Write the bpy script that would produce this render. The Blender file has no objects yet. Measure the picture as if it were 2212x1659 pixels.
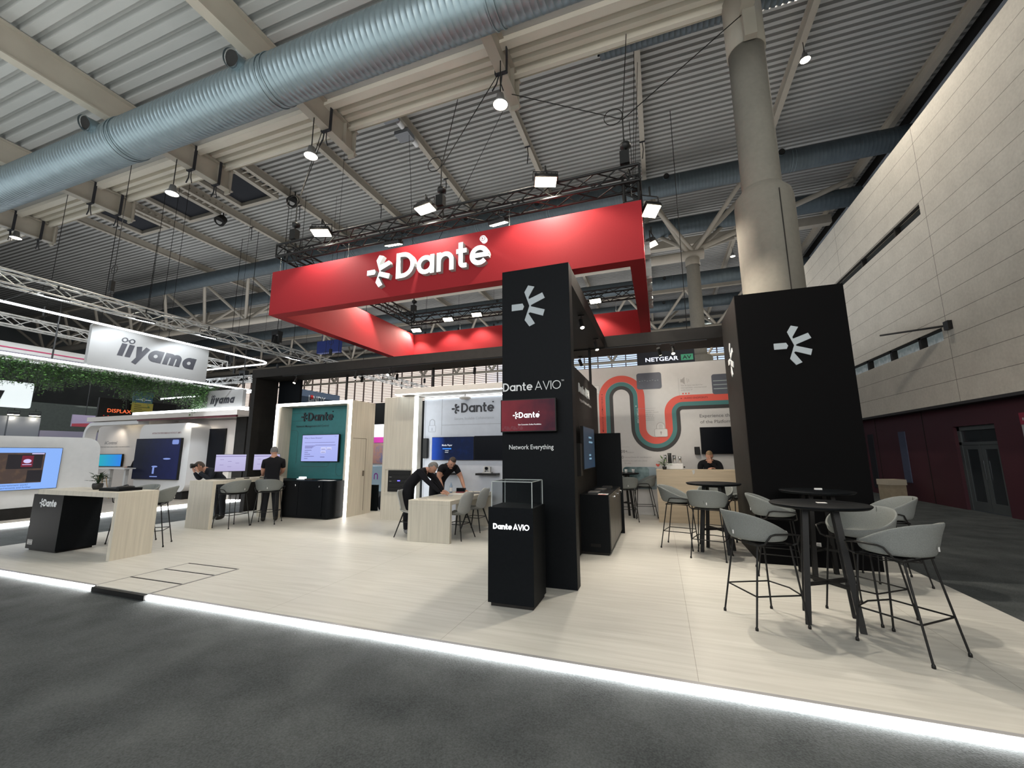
import bpy, math, random
from mathutils import Vector, Matrix, Euler
random.seed(7)
C = bpy.context.scene.collection
R = math.radians
PI = math.pi
# ------------------------------------------------------------------ camera, world, exposure
scene = bpy.context.scene
cam_data = bpy.data.cameras.new('camera')
cam_data.sensor_fit = 'HORIZONTAL'
cam_data.sensor_width = 36.0
cam_data.lens = 893.21 / 2212 * 36.0
cam_data.clip_start = 0.05
cam_data.clip_end = 400
cam = bpy.data.objects.new('camera', cam_data)
C.objects.link(cam)
YAW, PIT, ROL = 0.3393026, 0.1662304, -0.0047895
fwd = Vector((-math.sin(YAW) * math.cos(PIT), math.cos(YAW) * math.cos(PIT), math.sin(PIT)))
rgt = Vector((math.cos(YAW), math.sin(YAW), 0))
upv = rgt.cross(fwd)
r2 = rgt * math.cos(ROL) + upv * math.sin(ROL)
u2 = -rgt * math.sin(ROL) + upv * math.cos(ROL)
M = Matrix((r2, u2, -fwd)).transposed().to_4x4()
M.translation = Vector((0, 0, 1.55))
cam.matrix_world = M
scene.camera = cam
scene.view_settings.view_transform = 'Standard'
scene.view_settings.look = 'None'
scene.view_settings.exposure = 0.0
scene.view_settings.gamma = 1.0
scene.view_settings.use_curve_mapping = False
world = bpy.data.worlds.new('world')
scene.world = world
world.use_nodes = True
world.node_tree.nodes['Background'].inputs[0].default_value = (0.80, 0.88, 1.0, 1)
world.node_tree.nodes['Background'].inputs[1].default_value = 0.42
scene.cycles.max_bounces = 6
scene.cycles.diffuse_bounces = 4
scene.cycles.transparent_max_bounces = 12
scene.cycles.sample_clamp_indirect = 4.0

def area(name, loc, target, size, size_y, power, col=(1, 1, 1), spread=180):
    l = bpy.data.lights.new(name, 'AREA')
    l.shape = 'RECTANGLE'; l.size = size; l.size_y = size_y; l.energy = power; l.color = col
    l.spread = R(spread)
    o = bpy.data.objects.new(name, l); C.objects.link(o)
    o.location = loc
    d = Vector(target) - Vector(loc)
    o.rotation_euler = d.to_track_quat('-Z', 'Y').to_euler()
    return o
def spot(name, loc, target, power, angle=60, blend=0.5, col=(1, 0.93, 0.82), rad=0.06):
    l = bpy.data.lights.new(name, 'SPOT')
    l.energy = power; l.spot_size = R(angle); l.spot_blend = blend; l.color = col; l.shadow_soft_size = rad
    o = bpy.data.objects.new(name, l); C.objects.link(o)
    o.location = loc
    d = Vector(target) - Vector(loc)
    o.rotation_euler = d.to_track_quat('-Z', 'Y').to_euler()
    return o
def point(name, loc, power, col=(1, 0.93, 0.82), rad=0.2):
    l = bpy.data.lights.new(name, 'POINT')
    l.energy = power; l.color = col; l.shadow_soft_size = rad
    o = bpy.data.objects.new(name, l); C.objects.link(o); o.location = loc
    return o

WARM = (1.0, 0.90, 0.76)
COOL = (0.86, 0.93, 1.0)
# unseen fill lights added in place of glow from neighbouring stands and hall
area('hall_fill_aisle', (-4, -13, 6.5), (-4, 4, 3), 26, 6, 1500, (0.95, 0.98, 1.0))
area('hall_fill_left', (-34, 6, 6.0), (-20, 8, 4), 20, 6, 900, COOL)
area('hall_fill_right', (3.0, -9, 5.5), (7.7, 12, 5), 8, 4, 450, WARM)
area('hall_fill_far_left', (-23, 14, 5.6), (-34, 16, 3), 14, 3, 350, COOL)
# unseen area lights added to brighten the roof, in place of bounce from stands
area('roof_fill_near', (-9, -2, 4.0), (-9, -2, 10), 30, 10, 1500, (0.92, 1.0, 0.98))
area('roof_fill_far', (-18, 28, 4.5), (-18, 28, 14), 48, 26, 3600, (0.98, 0.98, 0.98))

# ------------------------------------------------------------------ materials
def mat(name, col, rough=0.6, metal=0.0, emit=None, es=1.0, var=0.0, vscale=(8, 8, 8), spec=0.5, bump=0.0, bscale=60, coords='Object', alpha=None):
    m = bpy.data.materials.new(name); m.use_nodes = True
    nt = m.node_tree; n = nt.nodes; L = nt.links
    b = n['Principled BSDF']
    b.inputs['Base Color'].default_value = (*col, 1)
    b.inputs['Roughness'].default_value = rough
    b.inputs['Metallic'].default_value = metal
    b.inputs['Specular IOR Level'].default_value = spec
    tc = n.new('ShaderNodeTexCoord')
    if var > 0:
        mp = n.new('ShaderNodeMapping'); mp.inputs['Scale'].default_value = vscale
        nz = n.new('ShaderNodeTexNoise'); nz.inputs['Scale'].default_value = 1.0; nz.inputs['Detail'].default_value = 6
        L.new(tc.outputs[coords], mp.inputs[0]); L.new(mp.outputs[0], nz.inputs[0])
        cr = n.new('ShaderNodeValToRGB')
        cr.color_ramp.elements[0].position = 0.3; cr.color_ramp.elements[1].position = 0.7
        cr.color_ramp.elements[0].color = (*[c * (1 - var) for c in col], 1)
        cr.color_ramp.elements[1].color = (*[min(1, c * (1 + var)) for c in col], 1)
        L.new(nz.outputs[0], cr.inputs[0]); L.new(cr.outputs[0], b.inputs['Base Color'])
    if bump > 0:
        n2 = n.new('ShaderNodeTexNoise'); n2.inputs['Scale'].default_value = bscale; n2.inputs['Detail'].default_value = 3
        L.new(tc.outputs[coords], n2.inputs[0])
        bp = n.new('ShaderNodeBump'); bp.inputs['Strength'].default_value = bump; bp.inputs['Distance'].default_value = 0.02
        L.new(n2.outputs[0], bp.inputs['Height']); L.new(bp.outputs[0], b.inputs['Normal'])
    if emit is not None:
        b.inputs['Emission Color'].default_value = (*emit, 1)
        b.inputs['Emission Strength'].default_value = es
    return m
def lin(r, g, b):
    f = lambda v: (v / 255 / 12.92) if v / 255 <= 0.04045 else ((v / 255 + 0.055) / 1.055) ** 2.4
    return (f(r), f(g), f(b))
BLK = mat('matt_black_laminate', (0.0045, 0.0058, 0.0075), 0.5, spec=0.10, var=0.15, vscale=(30, 30, 30))
BLK2 = mat('black_metal', (0.010, 0.010, 0.010), 0.45, spec=.3)
BLKG = mat('charcoal_black_paint', (0.020, 0.019, 0.018), 0.6, spec=0.15, var=0.1)
RED = mat('red_stretch_fabric', (0.31, 0.018, 0.024), 0.75, spec=0.2, var=0.04, vscale=(40, 40, 40))
WHT = mat('white_paint', (0.78, 0.78, 0.77), 0.5, var=0.03)
WHTW = mat('warm_white_board', (0.72, 0.68, 0.63), 0.5, var=0.03)
LGREY = mat('pale_grey_paint', (0.50, 0.50, 0.49), 0.5, var=0.03)
GWALL = mat('pale_blue_grey_wall', (0.56, 0.59, 0.65), 0.6, var=0.03)
TEAL = mat('teal_wall_print', (0.030, 0.175, 0.185), 0.55, var=0.06)
TEALD = mat('dark_teal_line', (0.035, 0.115, 0.12), 0.55)
TEALB = mat('teal_band_print', (0.06, 0.20, 0.20), 0.55)
CORAL = mat('coral_band_print', (0.72, 0.10, 0.07), 0.55)
CHARC = mat('charcoal_band_print', (0.035, 0.033, 0.033), 0.55)
MURAL = mat('mural_white_print', (0.62, 0.61, 0.60), 0.55, var=0.02)
OAKV = mat('pale_oak_vertical_grain', (0.55, 0.515, 0.435), 0.5, var=0.10, vscale=(28, 28, 1.2))
OAKX = mat('pale_oak_flat_grain', (0.52, 0.43, 0.31), 0.5, var=0.10, vscale=(1.3, 20, 24))
GREYT = mat('grey_text', (0.22, 0.22, 0.23), 0.6)
DARKT = mat('dark_text', (0.02, 0.02, 0.025), 0.5)
WTXT = mat('white_lettering', (0.80, 0.83, 0.85), 0.45)
LOGOG = mat('pale_blue_grey_vinyl', (0.42, 0.48, 0.52), 0.5)
ACR = mat('led_white', (1, 1, 1), 0.4, emit=(1.0, 0.97, 0.90), es=7.0)
LEDC = mat('led_cool_white', (1, 1, 1), 0.4, emit=(0.90, 0.96, 1.0), es=6.0)
LEDF = mat('led_floor_strip', (1, 1, 1), 0.4, emit=(1.0, 0.98, 0.95), es=22.0)
GLOW = mat('lit_letter_face', (.8, .8, .8), 0.4, emit=(0.80, 0.90, 0.92), es=.85)
LAMPW = mat('lamp_lens_warm', (1, 1, 1), 0.3, emit=(1.0, 0.90, 0.66), es=22)
LAMPC = mat('lamp_lens_cool', (1, 1, 1), 0.3, emit=(0.92, 0.96, 1.0), es=22)
STEELB = mat('beige_painted_steel', (0.40, 0.36, 0.30), 0.5, var=0.06, vscale=(2, 2, 2))
ALU = mat('aluminium_truss', (0.62, 0.63, 0.62), 0.35, metal=0.7)
CHAIR = mat('grey_green_felt', (0.21, 0.225, 0.22), 0.95, spec=0.15, var=0.14, vscale=(160, 160, 160), bump=0.3, bscale=400)
CHAIRL = mat('pale_grey_shell', (0.36, 0.37, 0.36), 0.7, var=0.05, vscale=(60, 60, 60))
SKIN = mat('skin', (0.50, 0.27, 0.19), 0.5)
HAIRG = mat('grey_hair', (0.16, 0.155, 0.15), 0.7, var=0.3, vscale=(60, 60, 20))
HAIRB = mat('dark_brown_hair', (0.045, 0.03, 0.022), 0.7, var=0.3, vscale=(60, 60, 20))
HAIRF = mat('light_brown_hair', (0.26, 0.17, 0.09), 0.6, var=0.3, vscale=(60, 60, 20))
CLOTH = mat('black_cotton', (0.012, 0.012, 0.015), 0.9, spec=0.15)
CLOTHN = mat('dark_navy_cotton', (0.022, 0.025, 0.034), 0.9, spec=0.15)
JEANS = mat('dark_trousers', (0.025, 0.026, 0.030), 0.9, spec=0.15)
SHOE = mat('dark_shoes', (0.02, 0.018, 0.016), 0.5)
SHOEL = mat('grey_trainers', (0.22, 0.22, 0.22), 0.6)
LEAF = mat('green_leaves', (0.10, 0.22, 0.06), 0.5, var=0.4, vscale=(15, 15, 15))
LEAFD = mat('dark_green_leaves', (0.02, 0.045, 0.018), 0.45, var=0.4, vscale=(25, 25, 25))
POT = mat('dark_pot', (0.02, 0.02, 0.02), 0.5)
WOODL = mat('light_wood_legs', (0.52, 0.34, 0.17), 0.5, var=0.1, vscale=(10, 10, 2))
CHROME = mat('chrome', (0.75, 0.75, 0.75), 0.15, metal=1.0)
SCRK = mat('black_screen_glass', (0.004, 0.005, 0.008), 0.30, spec=.10)
CONC = None
def concrete(name, base, board=None, boardy=None, z0=0.0, dark=0.72, xaxis='Y'):
    m = bpy.data.materials.new(name); m.use_nodes = True
    nt = m.node_tree; n = nt.nodes; L = nt.links; b = n['Principled BSDF']; b.inputs['Roughness'].default_value = 0.85
    g = n.new('ShaderNodeNewGeometry')
    n1 = n.new('ShaderNodeTexNoise'); n1.inputs['Scale'].default_value = 1.3; n1.inputs['Detail'].default_value = 8; n1.inputs['Roughness'].default_value = 0.65
    L.new(g.outputs['Position'], n1.inputs[0])
    n3 = n.new('ShaderNodeTexNoise'); n3.inputs['Scale'].default_value = 14; n3.inputs['Detail'].default_value = 6
    L.new(g.outputs['Position'], n3.inputs[0])
    cr = n.new('ShaderNodeValToRGB')
    cr.color_ramp.elements[0].position = 0.25; cr.color_ramp.elements[1].position = 0.75
    cr.color_ramp.elements[0].color = (*[c * 0.80 for c in base], 1); cr.color_ramp.elements[1].color = (*[c * 1.12 for c in base], 1)
    mixf = n.new('ShaderNodeMath'); mixf.operation = 'ADD'
    s1 = n.new('ShaderNodeMath'); s1.operation = 'MULTIPLY'; s1.inputs[1].default_value = 0.6
    s2 = n.new('ShaderNodeMath'); s2.operation = 'MULTIPLY'; s2.inputs[1].default_value = 0.4
    L.new(n1.outputs[0], s1.inputs[0]); L.new(n3.outputs[0], s2.inputs[0]); L.new(s1.outputs[0], mixf.inputs[0]); L.new(s2.outputs[0], mixf.inputs[1])
    L.new(mixf.outputs[0], cr.inputs[0])
    out = cr.outputs[0]
    if board:
        sx = n.new('ShaderNodeSeparateXYZ'); L.new(g.outputs['Position'], sx.inputs[0])
        def lines(sock, period, off, width):
            a = n.new('ShaderNodeMath'); a.operation = 'SUBTRACT'; a.inputs[1].default_value = off; L.new(sock, a.inputs[0])
            d = n.new('ShaderNodeMath'); d.operation = 'PINGPONG'; d.inputs[1].default_value = period / 2; L.new(a.outputs[0], d.inputs[0])
            c = n.new('ShaderNodeMath'); c.operation = 'LESS_THAN'; c.inputs[1].default_value = width; L.new(d.outputs[0], c.inputs[0])
            return c.outputs[0]
        a = lines(sx.outputs['Z'], board, z0, 0.007)
        bb = lines(sx.outputs[xaxis], boardy, 14.45, 0.009)
        mx = n.new('ShaderNodeMath'); mx.operation = 'MAXIMUM'; L.new(a, mx.inputs[0]); L.new(bb, mx.inputs[1])
        mc = n.new('ShaderNodeMixRGB'); mc.blend_type = 'MULTIPLY'; mc.inputs[2].default_value = (0.30, 0.29, 0.28, 1)
        L.new(mx.outputs[0], mc.inputs[0]); L.new(out, mc.inputs[1]); out = mc.outputs[0]
    L.new(out, b.inputs['Base Color'])
    return m
def floor_mat():
    m = bpy.data.materials.new('pale_streaked_vinyl_floor'); m.use_nodes = True
    nt = m.node_tree; n = nt.nodes; L = nt.links; b = n['Principled BSDF']; b.inputs['Roughness'].default_value = 0.42
    b.inputs['Specular IOR Level'].default_value = 0.35
    g = n.new('ShaderNodeNewGeometry')
    mp = n.new('ShaderNodeMapping'); mp.inputs['Scale'].default_value = (1.1, 20, 1)
    L.new(g.outputs['Position'], mp.inputs[0])
    nz = n.new('ShaderNodeTexNoise'); nz.inputs['Scale'].default_value = 1.0; nz.inputs['Detail'].default_value = 7; nz.inputs['Distortion'].default_value = 0.25
    L.new(mp.outputs[0], nz.inputs[0])
    cr = n.new('ShaderNodeValToRGB')
    cr.color_ramp.elements[0].position = 0.28; cr.color_ramp.elements[1].position = 0.66
    cr.color_ramp.elements[0].color = (0.50, 0.49, 0.45, 1); cr.color_ramp.elements[1].color = (0.60, 0.59, 0.55, 1)
    L.new(nz.outputs[0], cr.inputs[0])
    sx = n.new('ShaderNodeSeparateXYZ'); L.new(g.outputs['Position'], sx.inputs[0])
    def lines(sock, period, off, width):
        a = n.new('ShaderNodeMath'); a.operation = 'SUBTRACT'; a.inputs[1].default_value = off; L.new(sock, a.inputs[0])
        d = n.new('ShaderNodeMath'); d.operation = 'PINGPONG'; d.inputs[1].default_value = period / 2; L.new(a.outputs[0], d.inputs[0])
        c = n.new('ShaderNodeMath'); c.operation = 'LESS_THAN'; c.inputs[1].default_value = width; L.new(d.outputs[0], c.inputs[0])
        return c.outputs[0]
    a = lines(sx.outputs['X'], 2.0, 0.155, 0.0022)
    bb = lines(sx.outputs['Y'], 1.0, 3.9, 0.0007)
    mx = n.new('ShaderNodeMath'); mx.operation = 'MAXIMUM'; L.new(a, mx.inputs[0]); L.new(bb, mx.inputs[1])
    mc = n.new('ShaderNodeMixRGB'); mc.blend_type = 'MULTIPLY'; mc.inputs[2].default_value = (0.55, 0.53, 0.5, 1)
    L.new(mx.outputs[0], mc.inputs[0]); L.new(cr.outputs[0], mc.inputs[1])
    L.new(mc.outputs[0], b.inputs['Base Color'])
    return m
def carpet_mat():
    m = bpy.data.materials.new('dark_grey_hall_carpet'); m.use_nodes = True
    nt = m.node_tree; n = nt.nodes; L = nt.links; b = n['Principled BSDF']; b.inputs['Roughness'].default_value = 0.95
    b.inputs['Specular IOR Level'].default_value = 0.1
    g = n.new('ShaderNodeNewGeometry')
    nz = n.new('ShaderNodeTexNoise'); nz.inputs['Scale'].default_value = 90; nz.inputs['Detail'].default_value = 5
    n2 = n.new('ShaderNodeTexNoise'); n2.inputs['Scale'].default_value = 2.2; n2.inputs['Detail'].default_value = 6
    L.new(g.outputs['Position'], nz.inputs[0]); L.new(g.outputs['Position'], n2.inputs[0])
    ad = n.new('ShaderNodeMath'); ad.operation = 'ADD'; L.new(nz.outputs[0], ad.inputs[0]); L.new(n2.outputs[0], ad.inputs[1])
    cr = n.new('ShaderNodeValToRGB'); cr.color_ramp.elements[0].position = 0.75; cr.color_ramp.elements[1].position = 1.25
    cr.color_ramp.elements[1].position = 1.0
    hf = n.new('ShaderNodeMath'); hf.operation = 'MULTIPLY'; hf.inputs[1].default_value = 0.5; L.new(ad.outputs[0], hf.inputs[0])
    cr.color_ramp.elements[0].position = 0.35; cr.color_ramp.elements[1].position = 0.65
    cr.color_ramp.elements[0].color = (0.042, 0.048, 0.050, 1); cr.color_ramp.elements[1].color = (0.094, 0.104, 0.107, 1)
    L.new(hf.outputs[0], cr.inputs[0]); L.new(cr.outputs[0], b.inputs['Base Color'])
    bp = n.new('ShaderNodeBump'); bp.inputs['Strength'].default_value = 0.5; bp.inputs['Distance'].default_value = 0.01
    L.new(nz.outputs[0], bp.inputs['Height']); L.new(bp.outputs[0], b.inputs['Normal'])
    return m
def grad_mat(name, axis, c0, c1, p0, p1, es=0.0, noise=0.0, rough=0.4):
    """two colour blend along an object axis: a printed or displayed picture"""
    m = bpy.data.materials.new(name); m.use_nodes = True
    nt = m.node_tree; n = nt.nodes; L = nt.links; b = n['Principled BSDF']; b.inputs['Roughness'].default_value = rough
    g = n.new('ShaderNodeTexCoord'); sx = n.new('ShaderNodeSeparateXYZ'); L.new(g.outputs['Object'], sx.inputs[0])
    mr = n.new('ShaderNodeMapRange'); mr.inputs[1].default_value = p0; mr.inputs[2].default_value = p1
    L.new(sx.outputs[axis], mr.inputs[0])
    src = mr.outputs[0]
    if noise:
        nz = n.new('ShaderNodeTexNoise'); nz.inputs['Scale'].default_value = 7; nz.inputs['Detail'].default_value = 4
        L.new(g.outputs['Object'], nz.inputs[0])
        ml = n.new('ShaderNodeMath'); ml.operation = 'MULTIPLY_ADD'; ml.inputs[1].default_value = noise; ml.inputs[2].default_value = -noise / 2
        L.new(nz.outputs[0], ml.inputs[0])
        ad = n.new('ShaderNodeMath'); ad.operation = 'ADD'; L.new(src, ad.inputs[0]); L.new(ml.outputs[0], ad.inputs[1]); src = ad.outputs[0]
    mc = n.new('ShaderNodeMixRGB'); mc.inputs[1].default_value = (*c0, 1); mc.inputs[2].default_value = (*c1, 1)
    L.new(src, mc.inputs[0])
    if es > 0:
        b.inputs['Base Color'].default_value = (0.005, 0.005, 0.005, 1); b.inputs['Specular IOR Level'].default_value = .1
        L.new(mc.outputs[0], b.inputs['Emission Color']); b.inputs['Emission Strength'].default_value = es
    else:
        L.new(mc.outputs[0], b.inputs['Base Color'])
    return m
def glass_mat(name, tint=(0.97, 0.98, 0.98), amount=0.10):
    m = bpy.data.materials.new(name); m.use_nodes = True
    nt = m.node_tree; n = nt.nodes; L = nt.links
    for x in list(n):
        if x.type != 'OUTPUT_MATERIAL': n.remove(x)
    t = n.new('ShaderNodeBsdfTransparent'); t.inputs[0].default_value = (*tint, 1)
    gl = n.new('ShaderNodeBsdfGlossy'); gl.inputs['Roughness'].default_value = 0.03
    fr = n.new('ShaderNodeLayerWeight'); fr.inputs[0].default_value = amount
    mx = n.new('ShaderNodeMixShader')
    L.new(fr.outputs['Facing'], mx.inputs[0]); L.new(t.outputs[0], mx.inputs[1]); L.new(gl.outputs[0], mx.inputs[2])
    L.new(mx.outputs[0], n['Material Output'].inputs[0])
    return m
GLASS = glass_mat('clear_acrylic')
GEDGE = mat('acrylic_edge', (0.55, 0.60, 0.60), 0.2)
FLOORM = floor_mat()
CARPET = carpet_mat()

# ------------------------------------------------------------------ mesh collector
def frame_of(d):
    d = d.normalized()
    a = Vector((0, 0, 1)) if abs(d.z) < 0.95 else Vector((1, 0, 0))
    x = a.cross(d).normalized(); y = d.cross(x)
    return x, y
class MB:
    def __init__(s): s.v = []; s.f = []; s.m = []; s.sm = []
    def add(s, vs, fs, m=0, smooth=False):
        o = len(s.v); s.v += [tuple(p) for p in vs]
        for f in fs: s.f.append([i + o for i in f]); s.m.append(m); s.sm.append(smooth)
        return s
    def box(s, x0, x1, y0, y1, z0, z1, m=0):
        v = [(x0, y0, z0), (x1, y0, z0), (x1, y1, z0), (x0, y1, z0), (x0, y0, z1), (x1, y0, z1), (x1, y1, z1), (x0, y1, z1)]
        return s.add(v, [(0, 3, 2, 1), (4, 5, 6, 7), (0, 1, 5, 4), (1, 2, 6, 5), (2, 3, 7, 6), (3, 0, 4, 7)], m)
    def cbox(s, c, sz, rot=None, m=0):
        h = [k / 2 for k in sz]
        v = [Vector((a * h[0], b * h[1], d * h[2])) for d in (-1, 1) for a, b in ((-1, -1), (1, -1), (1, 1), (-1, 1))]
        if rot is not None:
            E_ = Euler(rot).to_matrix(); v = [E_ @ p for p in v]
        v = [p + Vector(c) for p in v]
        return s.add(v, [(0, 3, 2, 1), (4, 5, 6, 7), (0, 1, 5, 4), (1, 2, 6, 5), (2, 3, 7, 6), (3, 0, 4, 7)], m)
    def cyl(s, p, q, r, r1=None, n=12, m=0, caps=True, smooth=True):
        p = Vector(p); q = Vector(q); r1 = r if r1 is None else r1
        x, y = frame_of(q - p); v = []
        for i in range(n):
            a = 2 * PI * i / n; d = x * math.cos(a) + y * math.sin(a)
            v.append(p + d * r); v.append(q + d * r1)
        f = [(2 * i, 2 * ((i + 1) % n), 2 * ((i + 1) % n) + 1, 2 * i + 1) for i in range(n)]
        s.add(v, f, m, smooth)
        if caps:
            s.add([v[2 * i] for i in range(n)], [tuple(range(n - 1, -1, -1))], m)
            s.add([v[2 * i + 1] for i in range(n)], [tuple(range(n))], m)
        return s
    def tube(s, pts, r, n=8, m=0, closed=False):
        pts = [Vector(p) for p in pts]; N = len(pts); rings = []
        x = None
        for i, p in enumerate(pts):
            if closed: d = pts[(i + 1) % N] - pts[i - 1]
            else: d = pts[min(i + 1, N - 1)] - pts[max(i - 1, 0)]
            d.normalize()
            if x is None: x, y = frame_of(d)
            else:
                x = (x - d * x.dot(d)); x.normalize(); y = d.cross(x)
            rr = r[i] if isinstance(r, (list, tuple)) else r
            rings.append([p + (x * math.cos(2 * PI * k / n) + y * math.sin(2 * PI * k / n)) * rr for k in range(n)])
        v = [q for rg in rings for q in rg]; f = []
        for i in range(N if closed else N - 1):
            j = (i + 1) % N
            for k in range(n):
                f.append((i * n + k, i * n + (k + 1) % n, j * n + (k + 1) % n, j * n + k))
        s.add(v, f, m, True)
        if not closed:
            s.add(rings[0], [tuple(range(n - 1, -1, -1))], m); s.add(rings[-1], [tuple(range(n))], m)
        return s
    def lathe(s, prof, c=(0, 0, 0), n=24, m=0):
        v = [(c[0] + r * math.cos(2 * PI * k / n), c[1] + r * math.sin(2 * PI * k / n), c[2] + z) for r, z in prof for k in range(n)]
        f = [(i * n + k, i * n + (k + 1) % n, (i + 1) * n + (k + 1) % n, (i + 1) * n + k) for i in range(len(prof) - 1) for k in range(n)]
        return s.add(v, f, m, True)
    def prism(s, poly, fn, t, m=0, mside=None):
        """poly 2-D points, fn(u, v, depth) -> point"""
        n = len(poly)
        a = [fn(u, v, 0) for u, v in poly]; b = [fn(u, v, t) for u, v in poly]
        s.add(a + b, [tuple(range(2 * n - 1, n - 1, -1))], m); s.add(a, [tuple(range(n))], m if mside is None else mside)
        s.add(a + b, [(i, i + n, (i + 1) % n + n, (i + 1) % n) for i in range(n)], m if mside is None else mside)
        return s
    def ribbon(s, pts, w, fn, t, m=0, closed=False, ms=None):
        """flat stroke of width w along a 2-D path, given depth t"""
        P = [Vector((p[0], p[1])) for p in pts]; N = len(P); Lf = []; Rt = []
        for i in range(N):
            if closed: a = P[i - 1]; b = P[(i + 1) % N]
            else: a = P[max(i - 1, 0)]; b = P[min(i + 1, N - 1)]
            d1 = (P[i] - a); d2 = (b - P[i])
            if d1.length < 1e-9: d1 = d2
            if d2.length < 1e-9: d2 = d1
            d1 = d1.normalized(); d2 = d2.normalized(); d = (d1 + d2)
            d = d.normalized() if d.length > 1e-6 else d1
            nrm = Vector((-d.y, d.x)); k = 1 / max(0.5, nrm.dot(Vector((-d1.y, d1.x))))
            Lf.append(P[i] + nrm * w / 2 * k); Rt.append(P[i] - nrm * w / 2 * k)
        v = []
        for i in range(N):
            v += [fn(*Lf[i], 0), fn(*Rt[i], 0), fn(*Lf[i], t), fn(*Rt[i], t)]
        f = []; f2 = []
        for i in range(N if closed else N - 1):
            a = 4 * i; b = 4 * ((i + 1) % N)
            f += [(a + 2, a + 3, b + 3, b + 2)]; f2 = f2 + [(a, b, b + 1, a + 1), (a, a + 2, b + 2, b), (a + 1, b + 1, b + 3, a + 3)]
        if not closed:
            e = 4 * (N - 1); f2 += [(0, 1, 3, 2), (e, e + 2, e + 3, e + 1)]
        o = len(s.v); s.add(v, f, m)
        for q in f2: s.f.append([i + o for i in q]); s.m.append(m if ms is None else ms); s.sm.append(False)
        return s
    def mesh(s, name, mats, off=(0, 0, 0), fixn=True):
        me = bpy.data.meshes.new(name)
        me.from_pydata([(p[0] - off[0], p[1] - off[1], p[2] - off[2]) for p in s.v], [], s.f)
        for mm in (mats if isinstance(mats, (list, tuple)) else [mats]): me.materials.append(mm)
        for i, p in enumerate(me.polygons): p.material_index = s.m[i]; p.use_smooth = s.sm[i]
        me.update()
        return me
def setp(o, label=None, cat=None, group=None, kind=None):
    if label: o['label'] = label
    if cat: o['category'] = cat
    if group: o['group'] = group
    if kind: o['kind'] = kind
    return o
def bbox_base(b):
    xs = [p[0] for p in b.v]; ys = [p[1] for p in b.v]; zs = [p[2] for p in b.v]
    return ((min(xs) + max(xs)) / 2, (min(ys) + max(ys)) / 2, min(zs))
def finish(o, bevel=0, sub=0):
    if bevel:
        md = o.modifiers.new('bevel', 'BEVEL'); md.width = bevel; md.segments = 2; md.limit_method = 'ANGLE'; md.angle_limit = R(40)
    if sub:
        md = o.modifiers.new('sub', 'SUBSURF'); md.levels = sub; md.render_levels = sub
    return o
def solo(name, b, mats, label, cat, group=None, bevel=0, off=None):
    off = bbox_base(b) if off is None else off
    o = bpy.data.objects.new(name, b.mesh(name, mats, off)); C.objects.link(o); o.location = off
    setp(o, label, cat, group)
    return finish(o, bevel)
def struct(name, b, mats, bevel=0):
    off = bbox_base(b)
    o = bpy.data.objects.new(name, b.mesh(name, mats, off)); C.objects.link(o); o.location = off
    o['kind'] = 'structure'
    return finish(o, bevel)
def thing(name, label, cat, loc, rz=0, group=None):
    o = bpy.data.objects.new(name, None); C.objects.link(o); o.location = loc; o.rotation_euler = (0, 0, rz); o.empty_display_size = 0.1
    return setp(o, label, cat, group)
def part(name, b, mats, par, bevel=0, label=None, world=True, kind=None, sub=0):
    """child mesh; geometry is in world coordinates when world is true (the parent must be unrotated)"""
    off = (0, 0, 0)
    if world:
        q = par; off = Vector((0, 0, 0))
        while q is not None: off = off + Vector(q.location); q = q.parent
    o = bpy.data.objects.new(name, b.mesh(name, mats, off)); C.objects.link(o); o.parent = par
    setp(o, label, kind=kind)
    return finish(o, bevel, sub)
def copy_tree(o, parent=None):
    c = o.copy(); C.objects.link(c)
    if parent is not None: c.parent = parent
    for ch in list(o.children): copy_tree(ch, c)
    return c
def dup(o, loc, rz=None, label=None, group=None):
    c = copy_tree(o); c.location = loc
    if rz is not None: c.rotation_euler = (0, 0, rz)
    if label: c['label'] = label
    if group: c['group'] = group
    return c

# ------------------------------------------------------------------ lettering
def pY(x, y, z, s=1.0, shear=0.0):      # writes in the X-Z plane, facing -Y
    return lambda u, v, d: (x + (u + v * shear) * s, y - d, z + v * s)
def pX(x, y, z, s=1.0, shear=0.0):      # writes along +Y, facing +X
    return lambda u, v, d: (x + d, y + (u + v * shear) * s, z + v * s)
def pXm(x, y, z, s=1.0, shear=0.0):     # writes along -Y, facing -X
    return lambda u, v, d: (x - d, y - (u + v * shear) * s, z + v * s)
_tc = {}
def text(b, s, fn, t, m=0, size=1.0, bold=0.0, align='LEFT', width=None):
    """built-in sans lettering; cap height is about size; drawn through fn(u, v, d)"""
    key = (s, bold)
    if key not in _tc:
        cu = bpy.data.curves.new('t', 'FONT'); cu.body = s; cu.size = 1.0; cu.extrude = 0.0; cu.offset = bold; cu.resolution_u = 3
        ob = bpy.data.objects.new('t', cu)
        me = bpy.data.meshes.new_from_object(ob)
        _tc[key] = ([tuple(v.co) for v in me.vertices], [tuple(p.vertices) for p in me.polygons])
        bpy.data.objects.remove(ob); bpy.data.curves.remove(cu); bpy.data.meshes.remove(me)
    V, F = _tc[key]
    if not V: return 0
    x0 = min(v[0] for v in V); x1 = max(v[0] for v in V); k = size / 0.73
    kx = k if width is None else width / (x1 - x0)
    w = (x1 - x0) * kx
    sh = -x0 * kx + {'LEFT': 0, 'CENTER': -w / 2, 'RIGHT': -w}[align]
    b.add([fn(v[0] * kx + sh, v[1] * k, t) for v in V], F, m)
    return w
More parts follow.
